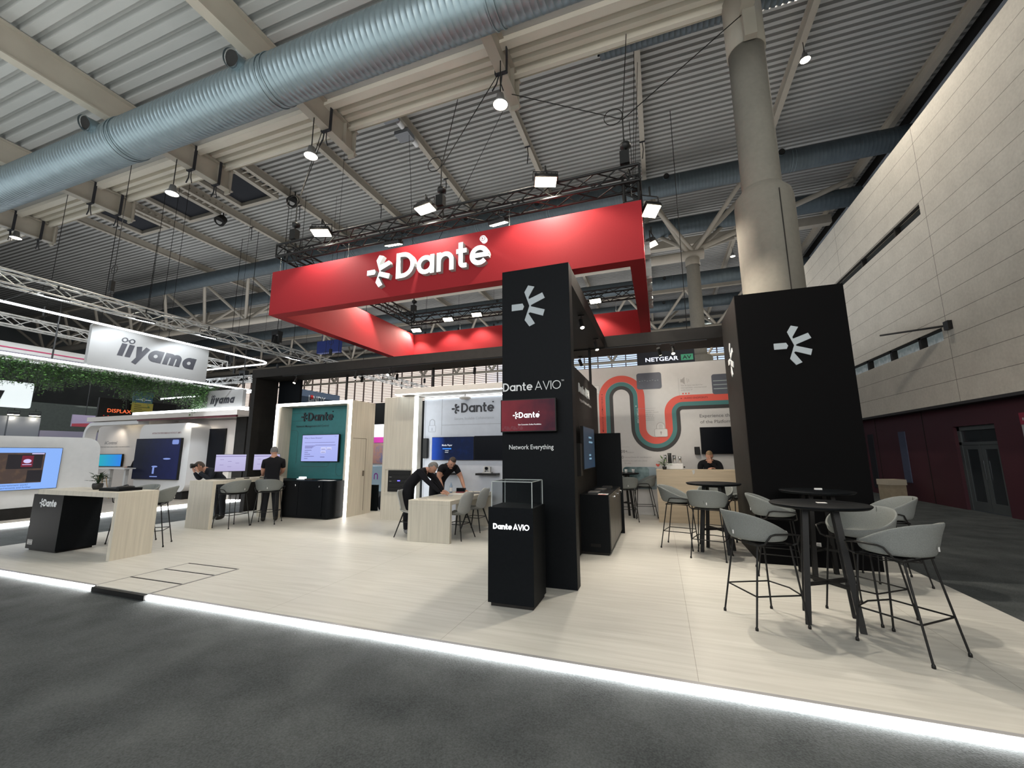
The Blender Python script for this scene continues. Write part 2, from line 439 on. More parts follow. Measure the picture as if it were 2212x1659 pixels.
def arc(cx, cy, r, a0, a1, n=14, ry=None):
    ry = r if ry is None else ry
    return [(cx + r * math.cos(R(a0 + (a1 - a0) * i / n)), cy + ry * math.sin(R(a0 + (a1 - a0) * i / n))) for i in range(n + 1)]
def strokes(ch, w):
    """geometric sans letter: list of (path, closed), advance; cap height 1"""
    h = w / 2; xh = 0.72; r = (xh - w) / 2; cy = xh / 2
    if ch == 'D':
        rb = (1 - w) / 2
        return [([(h, h), (h, 1 - h), (h + .20, 1 - h)] + arc(h + .20, .5, rb, 90, -90)[1:-1] + [(h + .20, h)], True)], h + .20 + rb + h
    if ch == 'a': return [(arc(h + r, cy, r, 0, 345, 23), True), ([(h + 2 * r, 0), (h + 2 * r, xh)], False)], 2 * r + w
    if ch == 'n':
        q = r * .92
        return [([(h, 0), (h, xh)], False), (arc(h + q, xh - h - q, q, 180, 0) + [(h + 2 * q, 0)], False)], 2 * q + w
    if ch == 'm':
        q = r * .72
        return [([(h, 0), (h, xh)], False), (arc(h + q, xh - h - q, q, 180, 0) + [(h + 2 * q, 0)], False),
                (arc(h + 3 * q, xh - h - q, q, 180, 0) + [(h + 4 * q, 0)], False)], 4 * q + w
    if ch == 't': return [([(.17, .96), (.17, h + .12)] + arc(.17 + .12, h + .12, .12, 180, 270, 5)[1:] + [(.40, h)], False), ([(0, xh - h), (.40, xh - h)], False)], .42
    if ch == 'e': return [(arc(h + r, cy, r, 0, 318, 22), False), ([(h, cy), (h + 2 * r + h * .8, cy)], False)], 2 * r + w
    if ch == 'A': return [([(h * .6, 0), (.42, 1 - h * .3), (.84 - h * .6, 0)], False), ([(.2, .3), (.64, .3)], False)], .84
    if ch == 'V': return [([(h * .6, 1), (.40, h * .3), (.80 - h * .6, 1)], False)], .80
    if ch == 'I': return [([(h, 0), (h, 1)], False)], w
    if ch == 'O': return [(arc(.5, .5, (1 - w) / 2, 0, 345, 23), True)], 1.0
    if ch == '-': return [([(0, .4), (.3, .4)], False)], .3
    if ch == 'i': return [([(h, 0), (h, xh)], False)], w
    if ch == 'y': return [([(h, xh), (.30, .05)], False), ([(.56, xh), (.16, -.28)], False)], .60
    return [], .3
def word(b, s, fn, w, t, m=0, gap=0.10, ms=None):
    x = 0
    for ch in s:
        if ch == ' ': x += .30; continue
        st, adv = strokes(ch, w)
        for i_, (p, cl) in enumerate(st): b.ribbon([(x + a, c) for a, c in p], w, fn, t + .0012 * i_, m, cl, ms)
        x += adv + gap
    return x - gap
SYM_A = [(-.547, .098), (-.21, .098), (-.162, 0), (-.21, -.098), (-.547, -.098)]
SYM_B = [(-.03, .635), (.16, .573), (-.02, .273), (-.022, .225), (.0, .215), (.398, .36), (.469, .189), (.067, .027), (.038, .002), (.06, -.024),
         (.46, -.164), (.404, -.347), (.016, -.20), (-.031, -.227), (.162, -.551), (-.007, -.624), (-.149, -.42), (0, 0), (-.149, .438)]
def symbol(b, fn, t, m=0, mside=None):
    b.prism(SYM_A, fn, t, m, mside); b.prism(SYM_B, fn, t, m, mside); return b
def dante(b, fn_maker, w, t, m=0, reg=True):
    """symbol plus word; cap height 1 in fn units, origin at the left end of the word's base line"""
    f = fn_maker(1.0)
    word(b, 'Dante', f, w, t, m)
    symbol(b, lambda u, v, d: f(-.55 + u * 0.98, .46 + v * 0.98, d), t, m)
    if reg: b.prism([(3.52 + p[0], p[1] + .98) for p in arc(0, 0, .085, 0, 340, 12)], f, t, m)
def rrect(u0, u1, v0, v1, r, n=5):
    return arc(u1 - r, v1 - r, r, 0, 90, n) + arc(u0 + r, v1 - r, r, 90, 180, n) + arc(u0 + r, v0 + r, r, 180, 270, n) + arc(u1 - r, v0 + r, r, 270, 360, n)

# ================================================================== THE SETTING
CZ = -0.06                       # hall carpet level; the stand floor top is z = 0
struct('floor', MB().box(-70, 12, -16, 62, CZ - 0.1, CZ), [CARPET])
# stand platform
plat = MB().box(-10.9, 3.06, 3.36, 11.5, CZ + .001, 0)
tp = thing('stand_platform', 'pale streaky wood-look raised exhibition floor with glowing front edge', 'platform', (-3.9, 7, CZ))
part('deck', plat, [FLOORM], tp)
b = MB()
for x0, x1 in ((-11.2, -6.52), (-5.55, 3.06)): b.box(x0, x1, 3.318, 3.340, CZ + .006, -.010)
part('light_strip', b, [LEDF], tp, label='glowing white light strip')
b = MB()
for x0, x1 in ((-11.2, -6.52), (-5.55, 3.06)):
    b.box(x0, x1, 3.335, 3.372, -.008, .003)
part('edge_trim', b, [mat('clear_edge_trim', (0.36, 0.36, 0.37), 0.25)], tp)
b = MB().box(-6.52, -5.55, 3.30, 3.345, CZ + .004, -.004)
part('edge_trim', b, [BLK2], tp)
# access ramp: hinged panels laid flat in the platform
b = MB().box(-6.53, -5.56, 3.345, 4.42, -.003, .004)
tr = thing('ramp_panel', 'flat access ramp of pale boards with three dark joints at platform edge', 'ramp', (-6.05, 3.9, 0))
part('boards', b, [FLOORM], tr)
for yy in (3.70, 4.09, 4.405):
    part('joint_strip', MB().box(-6.53, -5.56, yy - .011, yy + .011, .0045, .0062), [BLK], tr)
for xx in (-6.545, -5.565):
    part('side_trim', MB().box(xx, xx + .022, 3.345, 4.42, .0005, .006), [mat('grey_trim', (0.30, 0.30, 0.30), 0.4)], tr)

# hall roof: lower bay near the camera, upper bay behind
DECKM = mat('ribbed_roof_deck', (0.40, 0.395, 0.38), 0.55, var=0.06, vscale=(.6, .6, .6))
DECKL = mat('ribbed_roof_deck_lit', (0.66, 0.61, 0.52), 0.55, var=0.06, vscale=(.6, .6, .6))  # lit copy of the deck: warm lamp light put into a paler colour
def deck(y0, y1, z, x0, x1, per=.27, dep=.07):
    b = MB(); y = y0; prof = []
    while y < y1:
        prof += [(y, z), (y + per * .52, z), (y + per * .60, z + dep), (y + per * .92, z + dep)]; y += per
    prof.append((y, z))
    v = []
    for (yy, zz) in prof: v += [(x0, yy, zz), (x1, yy, zz)]
    f = [(2 * i, 2 * i + 1, 2 * i + 3, 2 * i + 2) for i in range(len(prof) - 1)]
    b.add(v, f)
    b.box(x0, x1, y0, y1, z + dep + .05, z + dep + .2)
    return b
struct('ceiling', deck(-14, 6.72, 10.15, -60, 14, .30, .13), [DECKM])
struct('ceiling', deck(7.05, 7.72, 10.15, -60, 2.0, .22, .12), [DECKL])
b = MB().box(-60, 2.0, 6.86, 7.04, 10.02, 10.20); b.box(-60, 2.0, 7.70, 7.80, 10.05, 10.6)
struct('trim_1', b, [DECKL])
b = deck(7.6, 60, 15.25, -62, 14, .265, .13)
struct('ceiling', b, [DECKM])
struct('wall_riser', MB().box(-60, 14, 7.85, 7.95, 10.7, 15.3), [mat('dark_riser', (0.04, 0.045, 0.05), 0.8)])
# hidden-level shadow gap between the two near decks
struct('trim_2', MB().box(-60, 2.0, 6.72, 6.86, 10.42, 10.46), [BLKG])

def ibeam_y(x, y0, y1, zb, depth, w, tf=.03):
    b = MB(); b.box(x - w / 2, x + w / 2, y0, y1, zb, zb + tf); b.box(x - w / 2, x + w / 2, y0, y1, zb + depth - tf, zb + depth)
    b.box(x - .012, x + .012, y0, y1, zb + tf, zb + depth - tf); return b
STRAP = mat('black_webbing', (0.02, 0.02, 0.025), 0.8)
names_near = ['rightmost of the near roof beams, ending by the concrete column', 'near roof beam above the middle of the red banner',
              'near roof beam with a round end cap left of the banner', 'near roof beam crossing behind the duct, third from the column',
              'near roof beam, fourth from the concrete column', 'near roof beam at the far left edge']
for i in range(7):
    x = 1.95 - 4.63 * i
    lab = ['beige roof beam resting on the concrete column', 'beige roof I-beam with black strap above the red banner', 'beige roof I-beam with black strap and round end cap left of banner',
           'beige roof I-beam with two black straps, second left of the banner', 'beige roof I-beam beside the dark roof openings', 'beige roof I-beam above the white lighting truss at left', 'beige roof I-beam at the far left end'][i]
    t = thing('roof_beam', lab, 'roof beam', (x, 1, 9.45), 0, 'roof beams of the near bay')
    part('beam', ibeam_y(x, -13, 8.0, 9.45, .68, .22), [STEELB], t)
    b = MB().box(x - .10, x + .10, 7.88, 7.93, 9.35, 10.15); b.box(x - .10, x + .10, 7.55, 7.57, 9.48, 10.1)
    part('end_plate', b, [STEELB], t)
    if 0 < i < 6:
        for yy in ((7.0,) if i < 3 else (6.85, 7.55)):
            b = MB()
            for sx in (-.125, .125): b.box(x + sx - .012, x + sx + .012, yy - .035, yy + .035, 9.42, 10.14)
            b.box(x - .13, x + .13, yy - .035, yy + .035, 9.41, 9.435)
            b.tube([(x - .05, yy, 9.42), (x - .12, yy + .04, 9.25), (x - .22, yy + .05, 9.12)], .016, 6)
            b.tube([(x + .02, yy, 9.42), (x - .02, yy + .04, 9.22), (x + .03, yy + .05, 9.05)], .013, 6)
            part('strap', b, [STRAP], t)
# purlins of the upper bay
PX = [9.85, 5.22, .06, -4.70, -9.10, -13.4, -17.6, -22.0, -26.4, -30.8]
PL = ['running along the top of the concrete wall', 'carrying the bright lamps right of the concrete column', 'ending behind the right end of the black truss', 'second from the right above the banner',
      'third from the right above the banner', 'left of the banner logo high up', 'crossing above the left end of the black truss', 'beside the dark roof openings', 'left of the dark roof openings', 'farthest left']
for i, x in enumerate(PX):
    t = thing('roof_purlin', 'grey-beige purlin under the ribbed roof, ' + PL[i], 'roof beam', (x, 30, 14.83), 0, 'purlins of the far roof bay')
    part('beam', ibeam_y(x, 8.0, 58, 14.83, .44, .20, .025), [STEELB], t)
    if 2 <= i <= 7:
        b = MB(); yy = 15.5 + (i % 3) * .7
        b.tube([(x, yy, 14.82), (x + .03, yy, 14.45), (x - .03, yy + .05, 14.05)], .02, 6); b.box(x - .12, x + .12, yy - .03, yy + .03, 14.80, 14.83)
        part('strap', b, [STRAP], t)
# dark roof hatches
for i, (x0, x1) in enumerate(((-20.8, -18.6), (-24.9, -22.9), (-29.2, -27.2))):
    y0, y1 = 11.9, 14.6
    t = thing('roof_hatch', 'dark square opening in the ribbed roof, %s of the three' % ['rightmost', 'middle', 'leftmost'][i], 'roof hatch', ((x0 + x1) / 2, 13.2, 15.0), 0, 'dark openings in the roof')
    part('opening', MB().box(x0, x1, y0, y1, 15.15, 15.24), [mat('dark_void', (0.012, 0.014, 0.02), 0.9)], t)
    b = MB(); b.box(x0 - .25, x1 + .25, y1, y1 + .2, 14.95, 15.2); b.box(x0 - .25, x1 + .25, y0 - .2, y0, 14.95, 15.2)
    b.box(x0 - .25, x0, y0, y1, 14.95, 15.2); b.box(x1, x1 + .25, y0, y1, 14.95, 15.2)
    part('frame', b, [STEELB], t)
    b = MB()
    for k in range(8):
        yy = y0 + .1 + k * (y1 - y0) / 8; b.box(x1 + .3, x1 + 1.0, yy, yy + .06, 15.0, 15.06)
    part('ladder_rungs', b, [STEELB], t)

for (x, y), l in (((-9.1, 11.93), 'upper flat grey box on the purlin above the banner'), ((-9.1, 13.0), 'lower flat grey box on the purlin above the banner')):
    b = MB().box(x - .55, x + .1, y - .25, y + .25, 14.62, 14.80); b.cyl((x, y + .3, 14.66), (x, y + .62, 14.66), .10, n=12, m=1)
    solo('junction_box', b, [mat('box_grey', (.22, .23, .25), .5), WHT], l, 'electrical box')
for (x, y), l in (((-22.6, 14.9), 'round loudspeaker at the corner between two dark roof openings'), ((-17.3, 14.9), 'round loudspeaker right of the rightmost dark roof opening')):
    b = MB().cyl((x, y, 14.75), (x + .05, y - .22, 14.45), .24, .28, 20); b.cyl((x + .05, y - .22, 14.45), (x + .052, y - .225, 14.445), .15, .15, 20, 1)
    b.cyl((x, y, 14.7), (x, y, 15.2), .03)
    solo('roof_loudspeaker', b, [BLKG, LGREY], l, 'loudspeaker')
# spiral ducts
def duct_mat(name, base):
    m = bpy.data.materials.new(name); m.use_nodes = True
    nt = m.node_tree; n = nt.nodes; L = nt.links; bb = n['Principled BSDF']
    bb.inputs['Metallic'].default_value = 0.75; bb.inputs['Roughness'].default_value = 0.42
    g = n.new('ShaderNodeNewGeometry'); nz = n.new('ShaderNodeTexNoise'); nz.inputs['Scale'].default_value = 5; nz.inputs['Detail'].default_value = 5
    L.new(g.outputs['Position'], nz.inputs[0])
    cr = n.new('ShaderNodeValToRGB'); cr.color_ramp.elements[0].color = (*[c * .8 for c in base], 1); cr.color_ramp.elements[1].color = (*[min(1, c * 1.15) for c in base], 1)
    L.new(nz.outputs[0], cr.inputs[0]); L.new(cr.outputs[0], bb.inputs['Base Color'])
    return m
DUCTM = duct_mat('galvanised_spiral_duct', (0.25, 0.31, 0.335))
DUCTF = mat('dull_duct_metal', (0.10, 0.125, 0.14), 0.5, metal=0.5, var=.1, vscale=(3, 3, 3))
def duct(y, z, rad, x0, x1, seam, label, stubs, sr=.13):
    t = thing('air_duct', label, 'duct', ((x0 + x1) / 2, y, z), 0, 'galvanised air ducts')
    # profile with raised spiral seams along x
    prof = []; x = x0
    while x < x1: prof += [(x, rad), (x + seam * .90, rad), (x + seam * .93, rad + (.004 if y < 10 else .0012)), (x + seam * .97, rad + (.004 if y < 10 else .0012))]; x += seam
    n = 32; v = []
    for px, pr in prof:
        for k in range(n):
            a = 2 * PI * k / n; v.append((px + seam * k / n, y + pr * math.cos(a), z + pr * math.sin(a)))
    f = [(i * n + k, i * n + (k + 1) % n, (i + 1) * n + (k + 1) % n, (i + 1) * n + k) for i in range(len(prof) - 1) for k in range(n - 1)]
    f += [(i * n + n - 1, min(len(prof) - 1, i + 4) * n, min(len(prof) - 1, i + 5) * n, (i + 1) * n + n - 1) for i in range(len(prof) - 5)]
    bb = MB(); bb.add(v, f, 0, True)
    part('tube', bb, [DUCTM if y < 6 else DUCTF], t)
    for sx in stubs:
        q = Vector((sx, y - rad * .85, z + rad * .50)); d = Vector((.10, -.85, -.50)).normalized()
        bb = MB().cyl(q + Vector((0, .25, -.05)), q + d * .22, sr, sr, 20, caps=False)
        bb.cyl(q + d * .22, q + d * .26, sr * 1.12, sr * 1.12, 20, caps=False); bb.cyl(q + d * .21, q + d * .215, sr * .99, sr * .99, 20, 1)
        part('nozzle', bb, [DUCTM, BLKG], t)
    for sx in stubs:
        bb = MB()
        for e in (.45, .58):
            bb.tube([(sx + e, y + (rad + .012) * math.cos(2 * PI * k / 40), z + (rad + .012) * math.sin(2 * PI * k / 40)) for k in range(40)], .012, 5, closed=True)
        part('band', bb, [DUCTM], t)
    return t
duct(5.15, 8.86, .45, -24, 6, .115, 'big near spiral duct running under the lower roof', (-7.25, -11.85, -2.6, 2.0), .15)
duct(19.2, 14.0, .46, -40, 10, .14, 'second spiral duct, passing behind the concrete column', (1.0, -5.2, -9.2, -13.2, -17.5, -22, 5.6), .13)
duct(23.4, 14.1, .46, -44, 10, .2, 'third spiral duct, behind the slanting steel struts', (1.0, -9, -16, -23), .13)
duct(31.0, 13.9, .48, -50, 9.9, .3, 'fourth spiral duct, seen under the open red banner', (1.0, -12, -22), .13)
duct(36.2, 13.9, .48, -50, 9.9, .3, 'fifth spiral duct, low behind the far column', (1.0, -14), .13)
duct(43.2, 13.9, .48, -56, 9.9, .4, 'farthest spiral duct near the louvred windows', (1.0,), .13)
duct(8.75, 11.4, .40, -.9, 3.5, .12, 'short dark duct above the roof step beside the column', (), .13)

# concrete columns
CONCW = concrete('board_marked_concrete_wall', (0.63, 0.60, 0.535), board=.60, boardy=5.9, z0=2.87)
CONCC = concrete('column_concrete', (0.19, 0.178, 0.15))
t = thing('concrete_column', 'round concrete column rising out of the black logo tower', 'column', (1.97, 7.75, 0), 0, 'concrete columns')
part('lower_shaft', MB().lathe([(.455, 0), (.455, 5.85), (.43, 5.98), (.31, 6.13)], (1.97, 7.75, 0), 48), [CONCC], t)
part('upper_shaft', MB().lathe([(.31, 6.12), (.298, 9.35), (0, 9.35)], (1.97, 7.75, 0), 48), [CONCC], t)
b = MB(); b.lathe([(.30, 8.95), (.325, 8.95), (.325, 10.1), (.30, 10.1)], (1.97, 7.75, 0), 40); b.box(1.87, 2.07, 7.3, 7.42, 8.9, 9.5)
part('steel_cap', b, [STEELB], t)
b = MB().box(2.10, 2.112, 7.300, 7.32, 3.99, 5.85)
part('joint_line', b, [BLKG], t)
t2 = thing('concrete_column', 'far slim concrete column holding slanting steel struts', 'column', (2.18, 22.3, CZ), 0, 'concrete columns')
part('lower_shaft', MB().lathe([(.58, 0), (.58, 6.3), (.50, 6.4)], (2.18, 22.3, CZ), 40), [CONCC], t2)
part('upper_shaft', MB().lathe([(.34, 6.3), (.32, 11.3)], (2.18, 22.3, CZ), 40), [CONCC], t2)
part('steel_cap', MB().lathe([(.35, 11.2), (.35, 11.6), (.1, 11.7)], (2.18, 22.3, CZ), 32), [STEELB], t2)

# tubular girders
def girder(x0, x1, y, zb, zt, bay, label, dy=1.85, rb=.26, rt=.13, rs=.11, start=None):
    t = thing('roof_girder', label, 'roof girder', ((x0 + x1) / 2, y, zb), 0, 'tubular roof girders')
    part('bottom_chord', MB().cyl((x0, y, zb), (x1, y, zb), rb, n=16), [STEELB], t)
    for s in (-1, 1): part('top_chord', MB().box(x0, x1, y + s * dy - rt, y + s * dy + rt, zt - rt, zt + rt), [STEELB], t)
    x = x0 + .6 if start is None else start
    while x < x1 - .3:
        for s in (-1, 1):
            for e in (-1, 1):
                p = (x, y, zb + rb * .6); q = (x + e * bay / 2, y + s * dy, zt - rt * .5)
                if x0 - .2 <= q[0] <= x1 + 2.5: part('strut', MB().cyl(p, q, rs, n=10), [STEELB], t)
        x += bay
    return t
girder(-60, 2.75, 22.3, 11.75, 14.6, 4.6, 'tubular girder whose struts rest on the far slim column', start=-57.5 + .08 * 0)
girder(-60, 8.6, 36.5, 11.75, 14.6, 4.6, 'tubular girder far behind under the red banner')
girder(-60, 8.6, 43.9, 11.0, 14.6, 4.6, 'farthest tubular girder in front of the louvred windows', dy=.8, rb=.16)
b = MB().box(-60, 9.8, 26.0, 26.4, 14.2, 14.7)
solo('tie_beam', b, [STEELB], 'long pale box beam under the roof behind second duct', 'roof beam')
# slanting struts above the far column (photo: four, spreading up to the purlins)
t = thing('strut_fan', 'fan of slanting steel struts standing on the far column', 'struts', (2.18, 22.3, 11.7))
for q in ((.1, 20.5, 14.8), (.8, 24.2, 14.8), (5.1, 22.2, 14.8), (5.5, 27.0, 14.8), (9.7, 23.0, 14.8)):
    part('strut', MB().cyl((2.0, 22.3, 11.9), q, .13, n=12), [STEELB], t)

# right-hand concrete wall with the wine-red recess beneath
WX = 7.7
HW = 11.2
b = MB()
def wall_x(b, x, y0, y1, z0, z1, holes, th=.35):
    zs = sorted({z0, z1} | {h[2] for h in holes} | {h[3] for h in holes}); ys = sorted({y0, y1} | {h[0] for h in holes} | {h[1] for h in holes})
    for i in range(len(ys) - 1):
        for j in range(len(zs) - 1):
            cy = (ys[i] + ys[i + 1]) / 2; cz = (zs[j] + zs[j + 1]) / 2
            if not any(h[0] < cy < h[1] and h[2] < cz < h[3] for h in holes): b.box(x, x + th, ys[i], ys[i + 1], zs[j], zs[j + 1])
    return b
wall_x(b, WX, -14, 62, 2.87, HW, [(14.67, 31.0, 8.49, 8.86), (14.66, 27, 4.62, 5.0)])
struct('wall_right', b, [CONCW])
SLOTG = mat('dim_reflective_glazing', (0.10, 0.11, 0.11), 0.12, metal=0.3)
LOWG = grad_mat('lit_room_behind_window', 'Z', (0.30, 0.31, 0.30), (0.10, 0.12, 0.12), -.2, .25, es=.9, noise=1.2)
b = MB().box(WX + .2, WX + .24, 14.67, 31, 8.49, 8.86)
w1 = thing('window_1', None, None, (WX + .2, 20, 8.5)); w1['kind'] = 'structure'
part('pane', b, [SLOTG], w1)
b = MB().box(WX + .06, WX + .12, 14.67, 31, 8.80, 8.86)
for yy in (16.2, 18.6, 21.2, 23.8, 26.5): b.box(WX + .05, WX + .2, yy - .05, yy + .05, 8.49, 8.86)
part('frame', b, [BLKG], w1)
w2 = thing('window_2', None, None, (WX + .2, 20, 4.62)); w2['kind'] = 'structure'
part('pane', MB().box(WX + .2, WX + .24, 14.66, 27, 4.62, 5.0), [LOWG], w2)
b = MB().box(WX + .04, WX + .12, 14.66, 27, 4.94, 5.0)
for yy in (15.85, 17.55, 19.25, 21.9, 24.5): b.box(WX + .04, WX + .2, yy - .06, yy + .06, 4.62, 5.0)
part('frame', b, [BLKG], w2)
WINE = mat('wine_red_wall_panel', (0.060, 0.013, 0.022), 0.55, var=0.08, vscale=(1, 1, 1))
b = wall_x(MB(), 7.98, -14, 62, CZ, 2.9, [(13.92, 15.5, CZ, 2.24)], .3)
struct('wall_lower', b, [WINE])
struct('wall_soffit', MB().box(WX, 7.99, -14, 62, 2.80, 2.875), [mat('dark_soffit', (0.03, 0.03, 0.035), 0.8)])
for yy in (12.8, 16.9, 20.0): struct('trim_3', MB().box(7.972, 7.985, yy - .012, yy + .012, CZ, 2.8), [BLKG])
DGL = mat('dark_door_glass', (0.03, 0.035, 0.04), 0.12)
d1 = thing('door_1', None, None, (8.1, 14.7, CZ)); d1['kind'] = 'structure'
GRYM = mat('grey_door_metal', (0.10, 0.115, 0.12), 0.4, metal=0.3)
b = MB(); b.box(8.06, 8.14, 13.92, 14.02, CZ, 2.24); b.box(8.06, 8.14, 15.40, 15.5, CZ, 2.24); b.box(8.06, 8.14, 13.92, 15.5, 2.12, 2.24); b.box(8.06, 8.14, 13.92, 15.5, 1.72, 1.80)
part('door_frame', b, [GRYM], d1)
for (y0, y1) in ((14.02, 14.70), (14.72, 15.40)):
    b = MB(); b.box(8.08, 8.13, y0, y0 + .12, CZ + .02, 1.72); b.box(8.08, 8.13, y1 - .12, y1, CZ + .02, 1.72); b.box(8.08, 8.13, y0 + .12, y1 - .12, CZ + .02, .20); b.box(8.08, 8.13, y0 + .12, y1 - .12, 1.60, 1.72)
    part('leaf_frame', b, [GRYM], d1)
    part('leaf_glass', MB().box(8.10, 8.115, y0 + .12, y1 - .12, .2, 1.6), [DGL], d1)
part('transom_glass', MB().box(8.10, 8.115, 14.02, 15.40, 1.8, 2.12), [DGL], d1)
part('handle', MB().box(8.03, 8.05, 14.64, 14.66, .8, 1.3), [CHROME], d1)
for i, (y0, y1, z0, z1, cc) in enumerate(((20.30, 20.75, .15, 2.23, (0.02, 0.02, 0.028)), (18.0, 18.42, .5, 2.23, (0.075, 0.09, 0.15)))):
    solo('wall_strip', MB().box(7.955, 7.98, y0, y1, z0, z1), [mat('strip_%d' % i, cc, 0.35)], ['near-black tall vertical strip on the wine-red wall by the tower', 'blue-grey tall vertical strip on the wine-red wall'][i], 'wall strip')
struct('wall_upper', MB().box(10.4, 10.6, -14, 62, 11.0, 14.75), [mat('pale_blue_cladding', (.34, .38, .43), .6)])
struct('wall_upper_gap', MB().box(10.38, 10.6, -14, 62, 14.76, 15.2), [BLKG])
# far and left hall walls
LV = MB()
struct('wall_back', MB().box(-62, 14, 46, 46.3, CZ, 8.3).box(-62, 14, 46, 46.3, 13.6, 15.4), [mat('dark_hall_wall', (0.055, 0.06, 0.062), 0.8, var=.2, vscale=(.3, .3, .3))])
struct('wall_left', MB().box(-62.3, -62, -16, 62, CZ, 15.4), [mat('dim_hall_wall', (0.09, 0.10, 0.10), 0.8, var=.2, vscale=(.3, .3, .3))])
SKYG = grad_mat('daylight_behind_louvres', 'X', (0.62, 0.78, 1.0), (1.0, 0.84, 0.74), 12, 2, es=1.15, noise=1.6)
w3 = thing('window_3', None, None, (-24, 46, 8.3)); w3['kind'] = 'structure'
part('daylight_pane', MB().box(-62, 14, 46.0, 46.05, 8.3, 13.6), [SKYG], w3)
b = MB()
for k in range(24): b.box(-62, 14, 45.80, 45.95, 8.42 + k * .22, 8.465 + k * .22)
part('louvre_blades', b, [mat('louvre_brown_grey', (0.22, 0.17, 0.15), 0.6)], w3)
b = MB()
for k in range(50): b.box(-61.5 + k * 1.5, -61.40 + k * 1.5, 45.55, 45.72, 8.3, 13.6)
part('mullions', b, [mat('mullion_brown', (0.13, 0.10, 0.09), 0.6)], w3)

# wall fittings on the right
b = MB(); b.cyl((7.7, 14.29, 4.96), (7.25, 16.9, 5.42), .03, n=8); b.box(7.6, 7.7, 14.2, 14.4, 4.84, 5.08)
solo('wall_bracket', b, [BLK2], 'thin black rod bracket sticking out of the concrete wall', 'bracket')
t = thing('notice_board', 'tall white notice board with red header beside the glass doors', 'notice board', (7.93, 12.3, .5))
part('panel', MB().box(7.90, 7.97, 11.4, 12.95, .58, 2.40), [mat('notice_white', (0.42, 0.41, 0.42), 0.5)], t)
part('header', MB().box(7.885, 7.9, 11.4, 12.95, 2.15, 2.42), [mat('notice_red', (0.28, 0.02, 0.05), 0.5)], t)
b = MB()
for i in range(18):
    z = 2.02 - i * .075
    if i in (1, 5, 11): continue
    b.box(7.893, 7.899, 12.86 - (1.0 + .3 * math.sin(i * 2.1)), 12.86, z, z + .022)
part('text_lines', b, [GREYT], t)
b = MB(); text(b, 'TERMS AND CONDITIONS', pXm(7.897, 12.88, 2.06, 1), .002, 0, .05); text(b, 'INFO', pXm(7.884, 12.86, 2.24), .002, 1, .07)
part('heading_text', b, [GREYT, WTXT], t)
part('red_dot', MB().cyl((7.893, 12.05, 1.86), (7.899, 12.05, 1.86), .05, n=16), [CORAL], t)
t = thing('litter_box', 'beige cardboard litter box standing by the wine-red wall', 'box', (7.35, 17.9, CZ), R(18))
CARD = mat('beige_cardboard', (0.36, 0.30, 0.21), 0.8, var=.08)
b = MB(); b.box(-.28, .28, -.22, .22, 0, .62); part('box_body', b, [CARD], t, world=False)
b = MB(); b.box(-.30, .30, -.24, -.2, .5, .68); b.box(-.30, .30, .2, .24, .5, .68); b.box(-.30, -.26, -.2, .2, .5, .68); b.box(.26, .30, -.2, .2, .5, .68)
part('lid_rim', b, [mat('pale_cardboard', (0.48, 0.43, 0.34), 0.8)], t, world=False)
t = thing('wall_spotlight', 'white round projector on a metal arm high above the concrete wall', 'spotlight', (7.4, 9.6, 11.4))
b = MB(); b.cyl((7.25, 8.9, 11.5), (7.05, 8.75, 11.6), .42, .5, 24); part('dish', b, [WHT], t)
b = MB(); b.cyl((7.35, 9.0, 11.4), (7.7, 9.4, 11.2), .10); b.cyl((7.5, 9.2, 11.3), (7.8, 9.9, 11.3), .06); b.cbox((7.6, 9.55, 11.35), (.3, .4, .3)); part('bracket', b, [BLK2], t)
# lamps of the hall
def highbay(loc, label, power, tilt=(0, 0)):
    x, y, z = loc
    t = thing('hall_lamp', label, 'lamp', loc, 0, 'high hall lamps')
    b = MB().lathe([(0.02, .26), (.07, .24), (.09, .10), (.15, .03), (.16, 0), (.145, 0), (.13, .04)], (0, 0, 0), 24)
    part('housing', b, [mat('lamp_grey', (0.25, 0.25, 0.25), 0.4, metal=.5)], t, world=False)
    b = MB().lathe([(0.0, -.02), (.10, -.01), (.145, .01)], (0, 0, 0), 24); part('lens', b, [LAMPW], t, world=False)
    b = MB().tube([(0, 0, .24), (0, 0, (9.45 if z < 10 else 14.83) - z)], .012, 6); part('hanger', b, [BLK2], t, world=False)
    spot('hall_lamp_light', (x, y, z - .03), (x, y, 0), power, 165, .6, WARM, .18)
highbay((-2.60, 6.75, 8.42), 'bright hall lamp hanging above the right half of the red banner', 260)
highbay((-7.29, 6.6, 8.42), 'bright hall lamp hanging left of the banner logo, near the round beam end', 260)
highbay((-11.87, 6.45, 8.42), 'bright hall lamp near the dark roof openings', 260)
highbay((-21.2, 7.0, 9.20), 'small bright hall lamp at the left edge', 200)
highbay((5.22, 14.1, 14.15), 'large bright hall lamp on the roof right of the concrete column', 1400)
highbay((5.22, 28.6, 14.15), 'middle one of the bright lamps seen just left of the concrete column', 900)
highbay((5.22, 42.0, 14.15), 'lowest bright lamp seen just left of the black tower top', 500)

